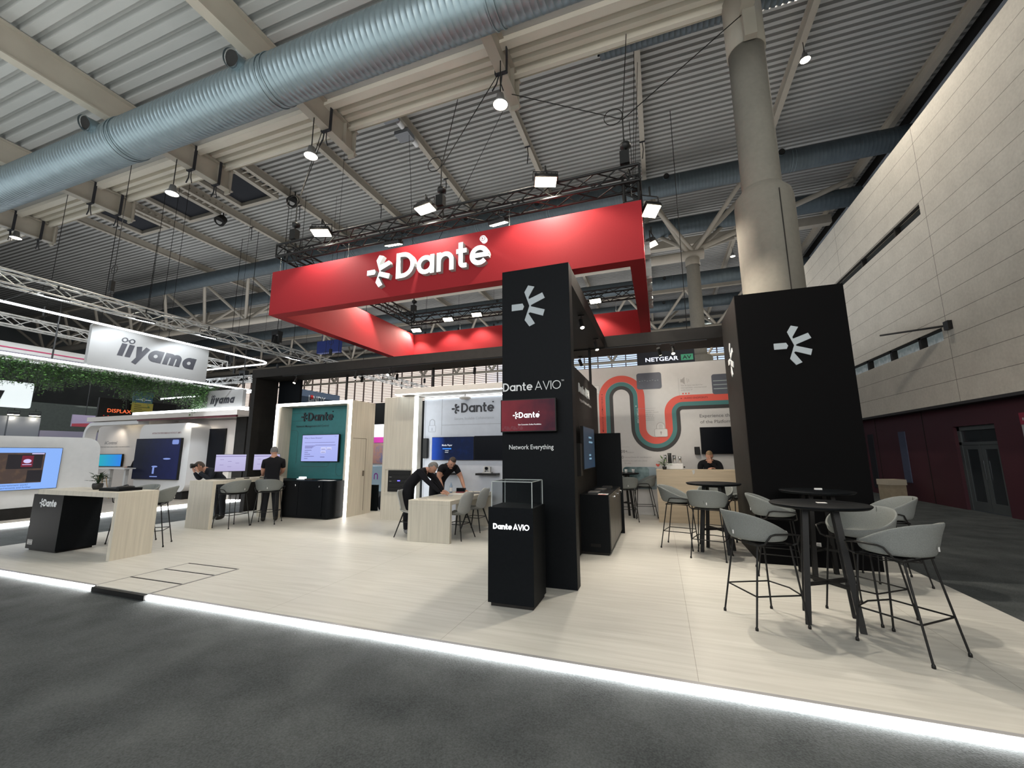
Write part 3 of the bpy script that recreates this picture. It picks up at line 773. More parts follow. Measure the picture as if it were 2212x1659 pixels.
# ================================================================== HANGING RED BANNER AND ITS TRUSS
BX0, BX1, BY0, BY1, BZ0, BZ1, BT = -8.14, -.05, 6.6, 12.35, 4.645, 5.675, .24
t = thing('red_banner', 'large rectangular red hanging banner ring with white logo over the stand', 'banner', (-4.1, 9.4, BZ0))
part('front_panel', MB().box(BX0, BX1, BY0, BY0 + BT, BZ0, BZ1), [RED], t)
part('left_panel', MB().box(BX0, BX0 + BT, BY0 + BT, BY1 - BT, BZ0, BZ1), [RED], t)
part('right_panel', MB().box(BX1 - BT, BX1, BY0 + BT, BY1 - BT, BZ0, BZ1), [RED], t)
part('back_panel', MB().box(BX0, BX1, BY1 - BT, BY1, BZ0, BZ1), [RED], t)
SIDEM = mat('letter_side_grey', (0.45, 0.50, 0.50), 0.4)
f = lambda u, v, d: (-4.72 + u * .535, BY0 - d, 4.955 + v * .535)
b = MB(); word(b, 'Dante', f, .17, .10, 0, ms=1)
bs = MB(); symbol(bs, lambda u, v, d: (-5.115 + u * .545, BY0 - d, 5.18 + v * .545), .10, 0, 1)
part('logo_letters', b, [GLOW, SIDEM], t, label='glowing white letters'); part('logo_symbol', bs, [GLOW, SIDEM], t, label='glowing white symbol')
b = MB(); b.lathe([(0, 0)], n=3); b = MB()
b.prism([(p[0], p[1]) for p in arc(-2.86, 5.475, .062, 0, 345, 23)], lambda u, v, d: (u, BY0 - d, v), .08)
b.ribbon(arc(-2.86, 5.475, .045, 0, 345, 23), .008, lambda u, v, d: (u, BY0 - .081 - d, v), .004, 1, True)
text(b, 'R', lambda u, v, d: (-2.86 + u, BY0 - .083 - d, 5.452 + v), .001, 1, .045, .02, 'CENTER')
part('registered_mark', b, [GLOW, RED], t)
# the same lettering on the right-hand panel, seen edge-on
b = MB(); fx = lambda u, v, d: (BX1 + d, 8.2 + u * .535, 4.955 + v * .535)
word(b, 'Dante', fx, .17, .10, 0, ms=1); symbol(b, lambda u, v, d: (BX1 + d, 7.8 + u * .545, 5.18 + v * .545), .10, 0, 1)
part('side_letters', b, [GLOW, SIDEM], t)
for x, y in ((BX0 + .1, BY0 + .1), (-6.1, BY0 + .1), (-2.4, BY0 + .1), (-.2, BY0 + .1), (-6.2, BY1 - .1), (-1.0, BY1 - .1)):
    part('suspension_wire', MB().tube([(x, y, BZ1), (x, y, 6.06)], .006, 5), [CHROME], t)


def truss(b, p, q, s=.29, bay=.36, rc=.025, rd=.0125, m=0, up=Vector((0, 0, 1))):
    """square lattice truss between two points"""
    p = Vector(p); q = Vector(q); d = (q - p).normalized(); L = (q - p).length
    side = d.cross(up).normalized() if abs(d.dot(up)) < .95 else Vector((1, 0, 0)); u = side.cross(d).normalized()
    cs = [(-1, -1), (1, -1), (1, 1), (-1, 1)]; h = s / 2
    off = [side * (a * h) + u * (c * h) for a, c in cs]
    for o in off: b.cyl(p + o, q + o, rc, n=6, m=m)
    n = max(2, int(round(L / bay)))
    for i in range(n):
        a = p + d * (L * i / n); c = p + d * (L * (i + 1) / n)
        for k in range(4):
            o1, o2 = off[k], off[(k + 1) % 4]
            if i % 2: o1, o2 = o2, o1
            b.cyl(a + o1, c + o2, rd, n=5, m=m, caps=False)
    for e in (p, q):
        for k in range(4): b.cyl(e + off[k], e + off[(k + 1) % 4], rc * .8, n=6, m=m)
    return b
tt = thing('lighting_truss', 'black rectangular lighting truss hanging above the red banner', 'truss', (-4.1, 9.4, 6.0))
TZ = 6.2
part('truss_run', truss(MB(), (-8.1, 6.75, TZ), (-.05, 6.75, TZ)), [BLK2], tt)
part('truss_run', truss(MB(), (-7.95, 6.9, TZ), (-7.95, 11.9, TZ)), [BLK2], tt)
part('truss_run', truss(MB(), (-.2, 6.9, TZ), (-.2, 11.9, TZ)), [BLK2], tt)
part('truss_run', truss(MB(), (-8.1, 12.05, TZ), (-.05, 12.05, TZ)), [BLK2], tt)
part('drop_truss', truss(MB(), (-.20, 6.76, 5.7), (-.20, 6.76, 6.05), .24, .17), [BLK2], tt)
def hoist(x, y, z0, z1, legs):
    b = MB(); b.cbox((x, y, z0 + .22), (.16, .14, .24)); b.cyl((x, y, z0 + .05), (x, y, z0 + .6), .02); b.lathe([(.02, .1), (.09, .13), (.09, .2), (.02, .24)], (x + .02, y, z0 + .3), 12)
    b.tube([(x + .05, y, z0), (x + .07, y, z0 - .12), (x + .04, y, z0 - .2), (x + .0, y, z0 - .1)], .025, 6)
    part('chain_hoist', b, [BLK2], tt)
    b = MB()
    top = Vector((x, y, z0 + 1.0)); b.tube([(x, y, z0 + .5), top], .012, 6)
    for l in legs: b.tube([top, l], .009, 5)
    b.tube([top + Vector((.0 + .16 * math.cos(a * PI / 8) - .16, .0, .1 + .16 * math.sin(a * PI / 8))) for a in range(17)], .008, 5)
    part('hanging_cable', b, [BLKG], tt)
hoist(-7.75, 6.75, 6.38, 0, [(-7.42, 7.0, 9.5), (-9.1, 9.6, 14.85)])
hoist(-3.90, 6.75, 6.38, 0, [(-2.7, 7.0, 9.5), (-4.7, 10.0, 14.85)])
hoist(-.28, 6.75, 6.38, 0, [(1.95, 7.4, 9.5), (-2.7, 7.6, 9.5), (.06, 9.3, 14.85)])
hoist(-7.9, 12.0, 6.38, 0, [(-9.1, 13, 14.85), (-4.7, 13, 14.85)])
hoist(-.4, 12.0, 6.38, 0, [(.06, 13, 14.85), (.06, 11, 14.85)])

def flood(loc, aim, label, w=.34, h=.20, power=130, ang=110, grp='floodlights on the black truss', lens=None, hook=.28, col=WARM, arm=None):
    loc = Vector(loc); t = thing('floodlight', label, 'floodlight', loc, 0, grp)
    d = (Vector(aim) - loc).normalized(); rot = d.to_track_quat('-Z', 'Y').to_euler(); Rm = rot.to_matrix()
    bb = MB(); bb.cbox((0, 0, .05), (w, h, .07)); 
    for k in range(6): bb.cbox((-w / 2 + (k + .5) * w / 6, 0, .10), (.012, h * .8, .05))
    bb.v = [tuple(Rm @ Vector(p)) for p in bb.v]; part('housing', bb, [BLK2], t, world=False)
    bb = MB(); bb.cbox((0, 0, .01), (w * .92, h * .86, .012)); bb.v = [tuple(Rm @ Vector(p)) for p in bb.v]
    part('lens', bb, [lens or LAMPW], t, world=False)
    bb = MB(); x = w / 2 + .02
    a1 = Rm @ Vector((-x, 0, .05)); a2 = Rm @ Vector((x, 0, .05))
    up = Vector((0, 0, hook * .6)); bb.tube([a1, a1 + up, a2 + up, a2], .012, 6); bb.tube([(a1 + a2) / 2 + up, (a1 + a2) / 2 + Vector((0, .0, hook))], .018, 6)
    if arm: bb.tube([(a1 + a2) / 2 + Vector((0, 0, hook)), (a1 + a2) / 2 + Vector(arm)], .014, 6)
    part('yoke', bb, [BLK2], t, world=False)
    spot('flood_light', loc + d * .06, aim, power, ang, .35, col, .05)
    return t
FL = [((-6.62, 6.42, 6.25), (-6.2, 5.2, 0), 'leftmost floodlight on the near run of the black truss'),
      ((-4.05, 6.42, 6.25), (-4.2, 5.4, 0), 'floodlight above the banner lettering, second from left on the near truss run'),
      ((-1.62, 6.42, 6.25), (-1.2, 5.3, 0), 'large bright floodlight on the right half of the near truss run')]
for (p, a, l), pw in zip(FL, (190, 230, 480)): flood(p, a, l, .40, .24, pw, 132, arm=(0, .22, .10), col=(1, .96, .88) if pw < 300 else WARM)
flood((-5.15, 6.98, 5.98), (-5.3, 9.5, 0), 'floodlight behind the near truss, left of the banner lettering top', .36, .2, 170, 120, arm=(0, -.12, .09))
flood((-2.72, 6.98, 5.98), (-2.4, 9.5, 0), 'floodlight behind the near truss, above the e of the lettering', .36, .2, 170, 120, arm=(0, -.12, .09))
flood((.10, 6.72, 5.50), (1.3, 4.6, 0), 'round bright floodlight at the right front corner of the banner', .26, .26, 400, 138, hook=.42)
flood((.10, 8.3, 5.70), (1.2, 8.0, 0), 'lower small floodlight beside the right banner panel', .20, .20, 260, 160, hook=.35)
for (x, y, z), l in (((-7.6, 9.6, 6.0), 'floodlight on the left truss run, seen under the banner'), ((-6.45, 11.85, 5.98), 'left floodlight on the far truss run under the banner'),
                     ((-5.40, 11.85, 6.02), 'bright floodlight on the far truss run left of the black column'), ((-1.55, 11.85, 5.98), 'floodlight on the far truss run right of the black column'),
                     ((-7.7, 11.9, 5.75), 'tiny floodlight at the far left truss corner'), ):
    flood((x, y, z), (x + (.3 if x < -5 else -.2), y - 3.0, 0), l, .34, .18, 190, 130)
# extra light the floods throw on the banner itself
for x in (-6.6, -4.05, -1.6): spot('flood_spill_light', (x, 6.15, 6.35), (x + .1, 6.62, 5.0), 5, 120, .8, WARM, .1)

# ================================================================== BLACK STRUCTURE
BLKF = BLK
t = thing('display_column', 'tall black column wall with pale logo and red screen behind glass display plinth', 'column', (-1.44, 5.1, 0))
part('front_panel', MB().box(-1.90, -.98, 5.0, 5.18, 0, 4.0), [BLK], t, bevel=.002)
part('side_wall', MB().box(-1.37, -1.25, 5.181, 9.2, 0, 2.955), [BLKG], t)
part('canopy', MB().box(-1.90, -.98, 5.181, 8.70, 3.76, 3.995), [BLKG], t)
part('post', MB().cyl((-1.3, 8.66, 2.955), (-1.3, 8.66, 3.76), .028), [BLK2], t)
b = MB(); symbol(b, pY(-1.513, 5.0, 3.468, .45), .012)
part('logo_symbol', b, [LOGOG], t, label='pale blue-grey logo symbol')
b = MB(); fz = lambda u, v, d: (-1.887 + u * .108, 5.0 - d, 2.343 + v * .108)
wd = word(b, 'Dante', fz, .15, .008, 0, .10); f2 = lambda u, v, d: fz(u + wd + .32, v, d); wd2 = word(b, 'AVIO', f2, .085, .008, 0, .12)
text(b, 'TM', lambda u, v, d: fz(wd + .32 + wd2 + .08 + u, .86 + v, d), .008, 0, .17)
text(b, 'Network Everything', pY(-1.516, 5.0, 1.60), .006, 0, .060, .004, 'CENTER', width=.578)
part('lettering', b, [WTXT], t, label='pale lettering')
b = MB(); fw = pX(-1.249, 6.93, 2.58)
fq = lambda u, v, d: fw(u * .155, v * .155, d)
wd = word(b, 'Dante', fq, .2, .01, 0); word(b, 'AV-A', lambda u, v, d: fq(u + wd + .5, v, d), .13, .01, 0)
text(b, 'Integrate AV Audio over IP Systems', pX(-1.249, 6.98, 2.43), .008, 0, .055, .004, width=1.28)
part('side_lettering', b, [WTXT], t)
def screen(name, label, cat, x0, x1, z0, z1, y, depth, img, bez=.012, stand=None, group=None):
    t = thing(name, label, cat, ((x0 + x1) / 2, y, z0), 0, group)
    part('casing', MB().box(x0, x1, y, y + depth, z0, z1), [BLK2], t, bevel=.004)
    part('display', MB().box(x0 + bez, x1 - bez, y - .002, y - .0004, z0 + bez, z1 - bez), img if isinstance(img, list) else [img], t)
    return t
REDIMG = grad_mat('red_screen_picture', 'X', (0.42, 0.05, 0.07), (0.10, 0.025, 0.05), -.36, .38, es=.42, noise=.9)
t = screen('wall_screen', 'screen showing white logo on dark red, mounted on the black column', 'screen', -1.885, -1.165, 1.812, 2.222, 4.90, .06, REDIMG)
b = MB(); fz = lambda u, v, d: (-1.64 + u * .072, 4.8975 - d, 1.985 + v * .072)
word(b, 'Dante', fz, .19, .001); symbol(b, lambda u, v, d: fz(-.55 + u, .46 + v, d), .001); b.prism(arc(3.6, .98, .07, 0, 330, 8), fz, .001)
text(b, 'One Connection. Endless Possibilities.', pY(-1.50, 4.8975, 1.895), .001, 0, .016, .001, 'CENTER', width=.30)
part('screen_logo', b, [GLOW], t)
b = MB()
for k in range(9):
    xx = -1.85 + k * .03; rr = .012 + .006 * ((k * 7) % 3); b.prism(arc(xx, 1.85 + .01 * ((k * 5) % 3), rr, 0, 320, 8), lambda u, v, d: (u, 4.8978 - d, v), .0005)
part('audience_silhouettes', b, [mat('dark_red_silhouette', (0.0, 0.0, 0.0), 0.6, emit=(0.14, 0.02, 0.03), es=1)], t)
part('wall_mount', MB().box(-1.65, -1.40, 4.96, 5.0, 1.92, 2.12), [BLK2], t)
# plinth with acrylic showcase
t = thing('display_plinth', 'black plinth with clear acrylic box and glowing lettering in front of the column', 'plinth', (-1.52, 4.48, 0))
part('body', MB().box(-1.775, -1.275, 4.245, 4.71, .035, .985), [BLK], t, bevel=.002)
part('base_recess', MB().box(-1.745, -1.29, 4.262, 4.69, 0, .035), [BLKG], t)
b = MB(); gx0, gx1, gy0, gy1, gz0, gz1 = -1.745, -1.292, 4.27, 4.68, .986, 1.25; e = .006
for q in ((gx0, gx0 + e, gy0, gy1, gz0, gz1), (gx1 - e, gx1, gy0, gy1, gz0, gz1), (gx0 + e, gx1 - e, gy0, gy0 + e, gz0, gz1), (gx0 + e, gx1 - e, gy1 - e, gy1, gz0, gz1), (gx0 + e, gx1 - e, gy0 + e, gy1 - e, gz1 - e, gz1)): b.box(*q)
part('acrylic_box', b, [GLASS], t)
b = MB(); r_ = .0035
for x in (gx0, gx1):
    for y in (gy0, gy1): b.box(x - r_, x + r_, y - r_, y + r_, gz0, gz1)
    b.box(x - r_, x + r_, gy0, gy1, gz1 - r_, gz1 + r_)
for y in (gy0, gy1): b.box(gx0, gx1, y - r_, y + r_, gz1 - r_, gz1 + r_)
part('acrylic_edges', b, [GEDGE], t)
b = MB(); fz = lambda u, v, d: (-1.716 + u * .056, 4.245 - d, .765 + v * .056)
wd = word(b, 'Dante', fz, .20, .008, 0); word(b, 'AVIO', lambda u, v, d: fz(u + wd + .3, v, d), .15, .008, 0)
part('lit_lettering', b, [mat('lit_letter_bright', (.8, .8, .8), 0.4, emit=(0.95, 0.98, 1.0), es=1.6)], t, label='glowing white lettering')

# back portal: beam and left leg
t = thing('portal_frame', 'long black portal beam with wall leg at the back of the stand', 'portal', (-5, 9.0, 0))
part('beam', MB().box(-11.15, 2.60, 8.70, 9.50, 3.76, 4.0), [BLKG], t)
part('leg', MB().box(-11.15, -11.0, 8.72, 9.48, CZ, 3.759), [BLKG], t)
part('side_wall', MB().box(-10.89, -10.051, 9.42, 9.50, .001, 3.759), [BLK], t)
for x, y in ((-5.45, 9.3), (-8.22, 9.3)): part('post', MB().cyl((x, y, 2.99), (x, y, 3.76), .03), [BLK2], t)
part('light_track', MB().box(-10.0, 1.0, 8.72, 8.75, 3.735, 3.759), [BLK2], t)
def track(loc, aim, label, power, on=True, ang=50):
    loc = Vector(loc); t = thing('track_spotlight', label, 'spotlight', loc, 0, 'track spotlights')
    d = (Vector(aim) - loc).normalized()
    b = MB(); q = Vector((0, 0, -.14)); b.cyl((0, 0, 0), q, .008); b.cbox((0, 0, -.01), (.10, .03, .02))
    b.cyl(q - d * .07, q + d * .09, .036, n=16); part('head', b, [BLK2], t, world=False)
    if on:
        part('lens', MB().cyl(q + d * .088, q + d * .094, .032, n=16), [LAMPW], t, world=False)
        spot('track_light', loc + q + d * .11, aim, power, ang, .6, WARM, .035)
    return t
track((-7.45, 8.73, 3.735), (-8.6, 9.1, 1.0), 'black track spotlight above the teal booth, hanging from the portal beam', 40)
track((-6.40, 8.73, 3.735), (-6.4, 5.2, .0), 'lit track spotlight on the portal beam between the two booths', 60)
track((-9.5, 8.73, 3.735), (-9.6, 7.3, 1.0), 'leftmost track spotlight on the portal beam near the black wall', 60)
track((-4.3, 9.35, 3.76), (-4.3, 9.0, .6), 'unlit black track spotlight above the white booth', 0, on=False)
track((-6.6, 9.35, 3.76), (-6.2, 8.6, 1.6), 'unlit black track spotlight above the left end of white canopy', 0, on=False)
track((-7.75, 9.35, 3.76), (-7.4, 8.6, 1.6), 'unlit black cylinder spotlight behind the portal beam over the teal booth', 0, on=False)
track((-1.08, 6.45, 3.76), (-.2, 5.0, 0.0), 'nearer lit track spotlight under the black canopy', 150, ang=75)
track((-1.06, 7.95, 3.76), (-.2, 7.4, 0.0), 'farther lit track spotlight under the black canopy', 130, ang=75)
track((.10, 8.73, 3.735), (.9, 11.2, 1.2), 'small lit spotlight on the portal beam above the service counter', 70)
track((.36, 8.75, 3.735), (.5, 7.2, 0.4), 'starry bright spotlight on the portal beam above the service counter', 90, ang=80)
track((-1.62, 9.35, 3.76), (-1.0, 11.2, 1.5), 'unlit black spotlight behind the side wall top', 0, on=False)
# tower round the concrete column
t = thing('logo_tower', 'big black square tower with pale logo enclosing the concrete column', 'tower', (1.95, 7.7, 0))
b = MB(); b.box(1.24, 2.66, 7.0, 7.05, 0, 3.98); part('front_panel', b, [mat('deep_black_laminate', (0.003, 0.003, 0.0035), .6, spec=.06)], t, bevel=.002)
part('left_panel', MB().box(1.24, 1.29, 7.051, 8.45, 0, 3.98), [BLKG], t)
part('right_panel', MB().box(2.61, 2.66, 7.051, 8.45, 0, 3.98), [BLKG], t)
part('back_panel', MB().box(1.291, 2.609, 8.40, 8.45, 0, 3.98), [BLKG], t)
b = MB(); symbol(b, pY(1.962, 7.0, 3.108, .477), .01)
part('logo_symbol', b, [LOGOG], t)
b = MB(); symbol(b, lambda u, v, d: (1.24 - d, 7.78 - u * .477, 3.108 + v * .477), .01)
part('side_symbol', b, [WTXT], t)
b = MB().box(1.93, 1.995, 6.99, 7.0, .26, .325); b.cyl((1.962, 6.985, .292), (1.962, 6.99, .292), .024, n=16, m=1)
part('power_socket', b, [WHT, LGREY], t, label='white power socket')

# black cabinet under the side wall, with the tall end panel
t = thing('storage_cabinet', 'black lockable cabinet against the side wall behind the column', 'cabinet', (-1.0, 7.7, 0))
part('body', MB().box(-1.249, -.805, 6.76, 8.68, .04, .90), [BLK], t, bevel=.002)
part('plinth', MB().box(-1.249, -.83, 6.78, 8.66, 0, .04), [BLKG], t)
for y0, y1 in ((6.79, 7.42), (7.43, 8.05), (8.06, 8.66)):
    d = part('door', MB().box(-.804, -.79, y0, y1, .08, .885), [mat('satin_black_door', (0.05, 0.047, 0.042), .38, spec=.5)], t)
    b = MB(); yk = y1 - .06; b.cyl((-.79, yk, .82), (-.765, yk, .82), .016, n=12); b.cyl((-.775, yk, .82), (-.770, yk, .78), .006)
    part('lock', b, [CHROME], d)
b = MB()
for k in range(12): b.box(-1.10 + k * .013, -1.093 + k * .013, 6.755, 6.76, .12, .165)
part('vent_grille', b, [BLKG], t)
solo('end_panel', MB().box(-1.249, -.745, 8.69, 8.75, 0, 1.95), [BLK], 'tall black upright panel at the far end of the cabinet', 'panel')
for i, (y, l, lab) in enumerate(((6.95, .26, 'flat grey device lying on the black cabinet near its front end'), (7.35, .30, 'slim dark device on the black cabinet top'), (7.9, .2, 'small black device far back on the cabinet'))):
    solo('audio_adapter', MB().box(-1.15 + .05 * i, -.98 + .05 * i, y, y + l, .90, .925 + .01 * i), [mat('device_grey_%d' % i, ((.10, .05, .02)[i],) * 3, .4)], lab, 'device', bevel=.004)
b = MB(); b.box(-.97, -.82, 6.80, 6.93, .90, .906); b.box(-.96, -.84, 6.79, 6.80, .90, .906, 1)
solo('leaflet', b, [WHT, CORAL], 'small white and coral leaflet on the front corner of the cabinet', 'leaflet')
BLUEIMG = grad_mat('dim_blue_screen_picture', 'Z', (0.03, 0.10, 0.22), (0.05, 0.09, 0.14), -.3, .3, es=.4, noise=1.2)
t = thing('wall_screen', 'blue screen seen edge-on beside the wall behind the column', 'screen', (-1.16, 7.3, 1.29))
part('casing', MB().box(-1.20, -1.15, 6.69, 7.85, 1.29, 1.985), [BLK2], t)
part('display', MB().box(-1.1495, -1.147, 6.70, 7.84, 1.30, 1.975), [BLUEIMG], t)
part('wall_mount', MB().box(-1.25, -1.2, 7.0, 7.5, 1.45, 1.8), [BLK2], t)
part('side_box', MB().box(-1.25, -1.17, 6.50, 6.68, 1.2, 1.7), [BLK2], t)
b = MB()
for k, z in enumerate((1.8, 1.72, 1.5, 1.44)): b.box(-1.1468, -1.1464, 7.2, 7.2 + (.3, .4, .2, .25)[k], z, z + .03)
part('screen_text', b, [mat('dim_blue_text', (0, 0, 0), .5, emit=(.25, .45, .6), es=.7)], t)

# ================================================================== TEAL BOOTH
t = thing('teal_booth', 'pale oak booth with glowing white frame and teal logo wall', 'booth', (-8.75, 9.1, 0))
part('right_wall', MB().box(-7.62, -7.45, 8.675, 9.60, 0, 2.94), [OAKV], t)
part('left_wall', MB().box(-10.05, -9.88, 8.675, 9.40, 0, 2.94), [OAKV], t)
part('roof', MB().box(-9.879, -7.621, 8.675, 9.40, 2.86, 2.94), [OAKV], t)
part('teal_panel', MB().box(-9.879, -7.621, 9.05, 9.12, 0, 2.859), [TEAL], t)
b = MB(); b.box(-10.05, -7.45, 8.655, 8.674, 2.86, 2.94); b.box(-10.05, -9.965, 8.655, 8.674, 0, 2.859); b.box(-7.53, -7.45, 8.655, 8.674, 0, 2.859)
part('light_frame', b, [ACR], t, label='glowing white edge strip')
b = MB()
def tl(pts, w=.014, cl=False): b.ribbon(pts, w, lambda u, v, d: (u, 9.05 - d, v), .003, 0, cl)
tl([(-9.85, 2.70)] + arc(-9.50, 2.59, .11, 90, -90, 8) + [(-9.85, 2.48)])
tl([(-9.85, 2.22)] + arc(-9.70, 2.12, .10, 90, 0, 6) + [(-9.60, 1.3)])
tl([(-9.4, 1.22), (-8.55, 1.22)] + arc(-8.55, 1.34, .12, -90, 0, 6))
tl([(-8.2, 1.3)] + arc(-8.08, 1.10, .12, 180, 360, 10) + [(-7.96, 1.4)])
tl([(-7.65, 2.78), (-8.3, 2.78)] ); tl([(-7.65, 1.6), (-7.85, 1.6)]); tl([(-7.7, 2.2), (-7.9, 2.2), (-7.9, 1.9)])
part('line_pattern', b, [TEALD], t)
b = MB(); fz = lambda u, v, d: (-9.26 + u * .235, 9.049 - d, 2.47 + v * .235)
word(b, 'Dante', fz, .17, .025, 0); symbol(b, lambda u, v, d: fz(-.58 + u * .85, .50 + v * .85, d), .025); b.prism([(3.62 + p[0], p[1] + 1.02) for p in arc(0, 0, .07, 0, 330, 8)], fz, .025)
text(b, 'Network Management and Control', pY(-9.10, 9.05, 2.30), .006, 0, .062, .004, 'CENTER', width=1.15)
part('logo_lettering', b, [DARKT], t, label='black raised logo')
b = MB(); b.box(-7.4495, -7.445, 8.78, 9.28, 1.955, 1.962); b.box(-7.4495, -7.445, 9.28, 9.287, .1, 1.962); b.box(-7.449, -7.41, 9.20, 9.215, .98, 1.12)
part('door_line', b, [mat('shadow_gap', (0.12, .10, .08), .7)], t)
SLIDE = grad_mat('pale_blue_slide', 'Z', (0.36, 0.42, 0.86), (0.46, 0.50, 0.92), -.3, .7, es=1.0)
t = screen('wall_screen', 'screen with pale blue slide on the teal booth wall', 'screen', -9.34, -8.07, 1.35, 2.085, 8.96, .05, SLIDE, .016)
b = MB(); z = 1.96
fs = lambda x, zz: pY(x, 8.9575, zz)
text(b, 'What is Dante Director?', fs(-9.26, 1.97), .0005, 0, .045, .002, width=.62)
b.box(-9.24, -8.2, 8.9572, 8.9578, 1.865, 1.873)
for k, w in enumerate((.36, .30, .26, 0, .24, 0, .12, 0, .20, 0, .34, 0, .12)):
    if w: b.box(-9.22, -9.22 + w, 8.9572, 8.9578, 1.77 - k * .028, 1.782 - k * .028)
b.box(-8.86, -8.17, 8.9572, 8.9578, 1.79, 1.80)
for x, zz in ((-8.64, 1.68), (-8.45, 1.68), (-8.64, 1.60)): b.box(x, x + .13, 8.9572, 8.9578, zz, zz + .012)
b.box(-8.67, -8.52, 8.9572, 8.9578, 1.47, 1.485); text(b, 'Dante', fs(-8.22, 2.02), .0005, 0, .02)
part('slide_text', b, [mat('slide_navy', (0, 0, 0), .5, emit=(.10, .08, .25), es=1)], t)
b = MB()
for x, zz in ((-8.66, 1.70), (-8.47, 1.70), (-8.66, 1.61)): b.box(x, x + .17, 8.9574, 8.9579, zz - .03, zz + .04)
part('slide_boxes', b, [mat('slide_white', (0, 0, 0), .5, emit=(.62, .64, .95), es=1)], t)
# black cabinets in the teal booth
t = thing('storage_cabinet', 'black curved-corner cabinet standing in front of the teal wall', 'cabinet', (-8.6, 8.6, 0))
b = MB(); poly = [(-9.87, 9.04), (-9.87, 8.65), (-9.87, 8.22)] + arc(-7.72, 8.40, .18, -90, 0, 8) + [(-7.54, 8.65), (-7.64, 8.65), (-7.64, 9.04)]
b.prism(poly, lambda u, v, d: (u, v, .03 + d), .87)
part('body', b, [BLK], t, bevel=.002)
part('plinth', MB().box(-9.8, -7.66, 8.26, 8.98, 0, .03), [BLKG], t)
for x0, x1 in ((-9.80, -9.30), (-9.29, -8.55), (-8.54, -7.80)):
    d = part('door', MB().box(x0, x1, 8.206, 8.22, .07, .88), [BLK], t)
    b = MB(); b.cyl((x1 - .08, 8.206, .80), (x1 - .08, 8.18, .80), .016, n=12); b.cyl((x1 - .08, 8.19, .80), (x1 - .08, 8.185, .755), .007)
    part('lock', b, [CHROME], d)
b = MB()
for k in range(10): b.box(-7.542, -7.538, 8.42 + k * .03, 8.438 + k * .03, .13, .19)
part('vent_grille', b, [BLKG], t)
b = MB().box(-.16, .16, -.05, .05, 0, .02); b.box(-.10, .10, -.04, .04, .02, .07)
o = solo('lit_adapter', b, [GLOW], 'small glowing white device on the black cabinet before the teal wall', 'device', bevel=.01); o.location = (-8.95, 8.70, .90)
o = solo('audio_adapter', MB().box(-.12, .12, -.06, .06, 0, .03), [mat('small_dark_device', (.05, .05, .05), .4)], 'small dark device right of the glowing one on the cabinet', 'device'); o.location = (-8.6, 8.6, .90)
o = solo('leaflet', MB().box(-.2, .2, -.1, .1, 0, .004), [WHT], 'white sheet lying on the right end of the cabinet in the teal booth', 'leaflet'); o.location = (-7.95, 8.5, .90)

# ================================================================== WHITE BOOTH
t = thing('white_booth', 'white booth with lit canopy, pale oak wing and black logo', 'booth', (-4.2, 9.0, 0))
part('oak_wing', MB().box(-6.45, -5.60, 8.68, 9.05, 0, 2.945), [OAKV], t)
b = MB(); b.ribbon([(-6.36, .62), (-5.60, .62), (-5.60, 1.20), (-6.36, 1.20)], .035, lambda u, v, d: (u, 8.68 - d, v), .012, 0, True)
part('niche_frame', b, [OAKV], t)
part('back_wall', MB().box(-5.599, -1.38, 9.15, 9.25, 0, 2.945), [GWALL], t)
part('canopy', MB().box(-5.97, -1.95, 8.40, 9.25, 2.97, 3.10), [WHTW], t)
b = MB(); b.box(-5.97, -1.95, 8.40, 8.425, 2.948, 2.969); b.box(-5.97, -5.945, 8.425, 8.66, 2.948, 2.969); b.box(-5.599, -5.50, 8.70, 8.715, 0, 2.945); b.box(-5.58, -1.95, 9.12, 9.14, 2.93, 2.946)
part('light_strip', b, [LEDC], t, label='glowing white strips')
b = MB(); fz = lambda u, v, d: (-4.55 + u * .232, 9.15 - d, 2.545 + v * .232)
word(b, 'Dante', fz, .16, .025); symbol(b, lambda u, v, d: fz(-.65 + u * .85, .42 + v * .85, d), .025); b.prism([(3.62 + p[0], p[1] + 1.0) for p in arc(0, 0, .07, 0, 330, 8)], fz, .025)
part('logo_lettering', b, [DARKT], t, label='black raised logo')
b = MB(); text(b, 'Secure, Scalable Collaboration', pY(-4.74, 9.15, 2.37), .004, 0, .062, .002, width=1.05)
def gl(pts, w=.012, cl=False): b.ribbon(pts, w, lambda u, v, d: (u, 9.15 - d, v), .003, 0, cl)
gl([(-5.09, 2.9), (-5.09, 2.0)]); gl([(-5.09, 2.25), (-2.2, 2.25)]); gl([(-5.56, 2.88), (-5.56, .4)])
gl(rrect(-5.46, -5.26, 2.09, 2.25, .02), .010, True); gl([(-5.43, 2.25)] + arc(-5.36, 2.33, .07, 180, 0, 10) + [(-5.29, 2.25)], .02)
gl([(-5.36, 2.19), (-5.36, 2.12)], .018)
part('grey_graphics', b, [mat('light_grey_text', (0.36, 0.38, 0.42), .6)], t)
b = MB().lathe([(0, 0), (.10, 0), (.14, .02), (.14, .05), (.1, .06)], (-4.385, 9.0, 2.85), 24); b.tube([(-4.385, 9.0, 2.9), (-4.385, 9.0, 2.969)], .012, 6)
solo('ceiling_microphone', b, [WHTW], 'round white disc microphone hanging under the white canopy', 'microphone')
b = MB(); b.box(-5.70 - .55, -5.62, 8.655, 8.679, .66, 1.16)
for k in range(5): b.box(-6.24, -5.63, 8.645, 8.655, .68 + k * .095, .755 + k * .095)
b.box(-5.97, -5.90, 8.640, 8.645, .905, .93, 1); b.box(-6.2, -6.14, 8.64, 8.645, 1.0, 1.006, 2); b.box(-6.2, -6.14, 8.64, 8.645, .9, .906, 2)
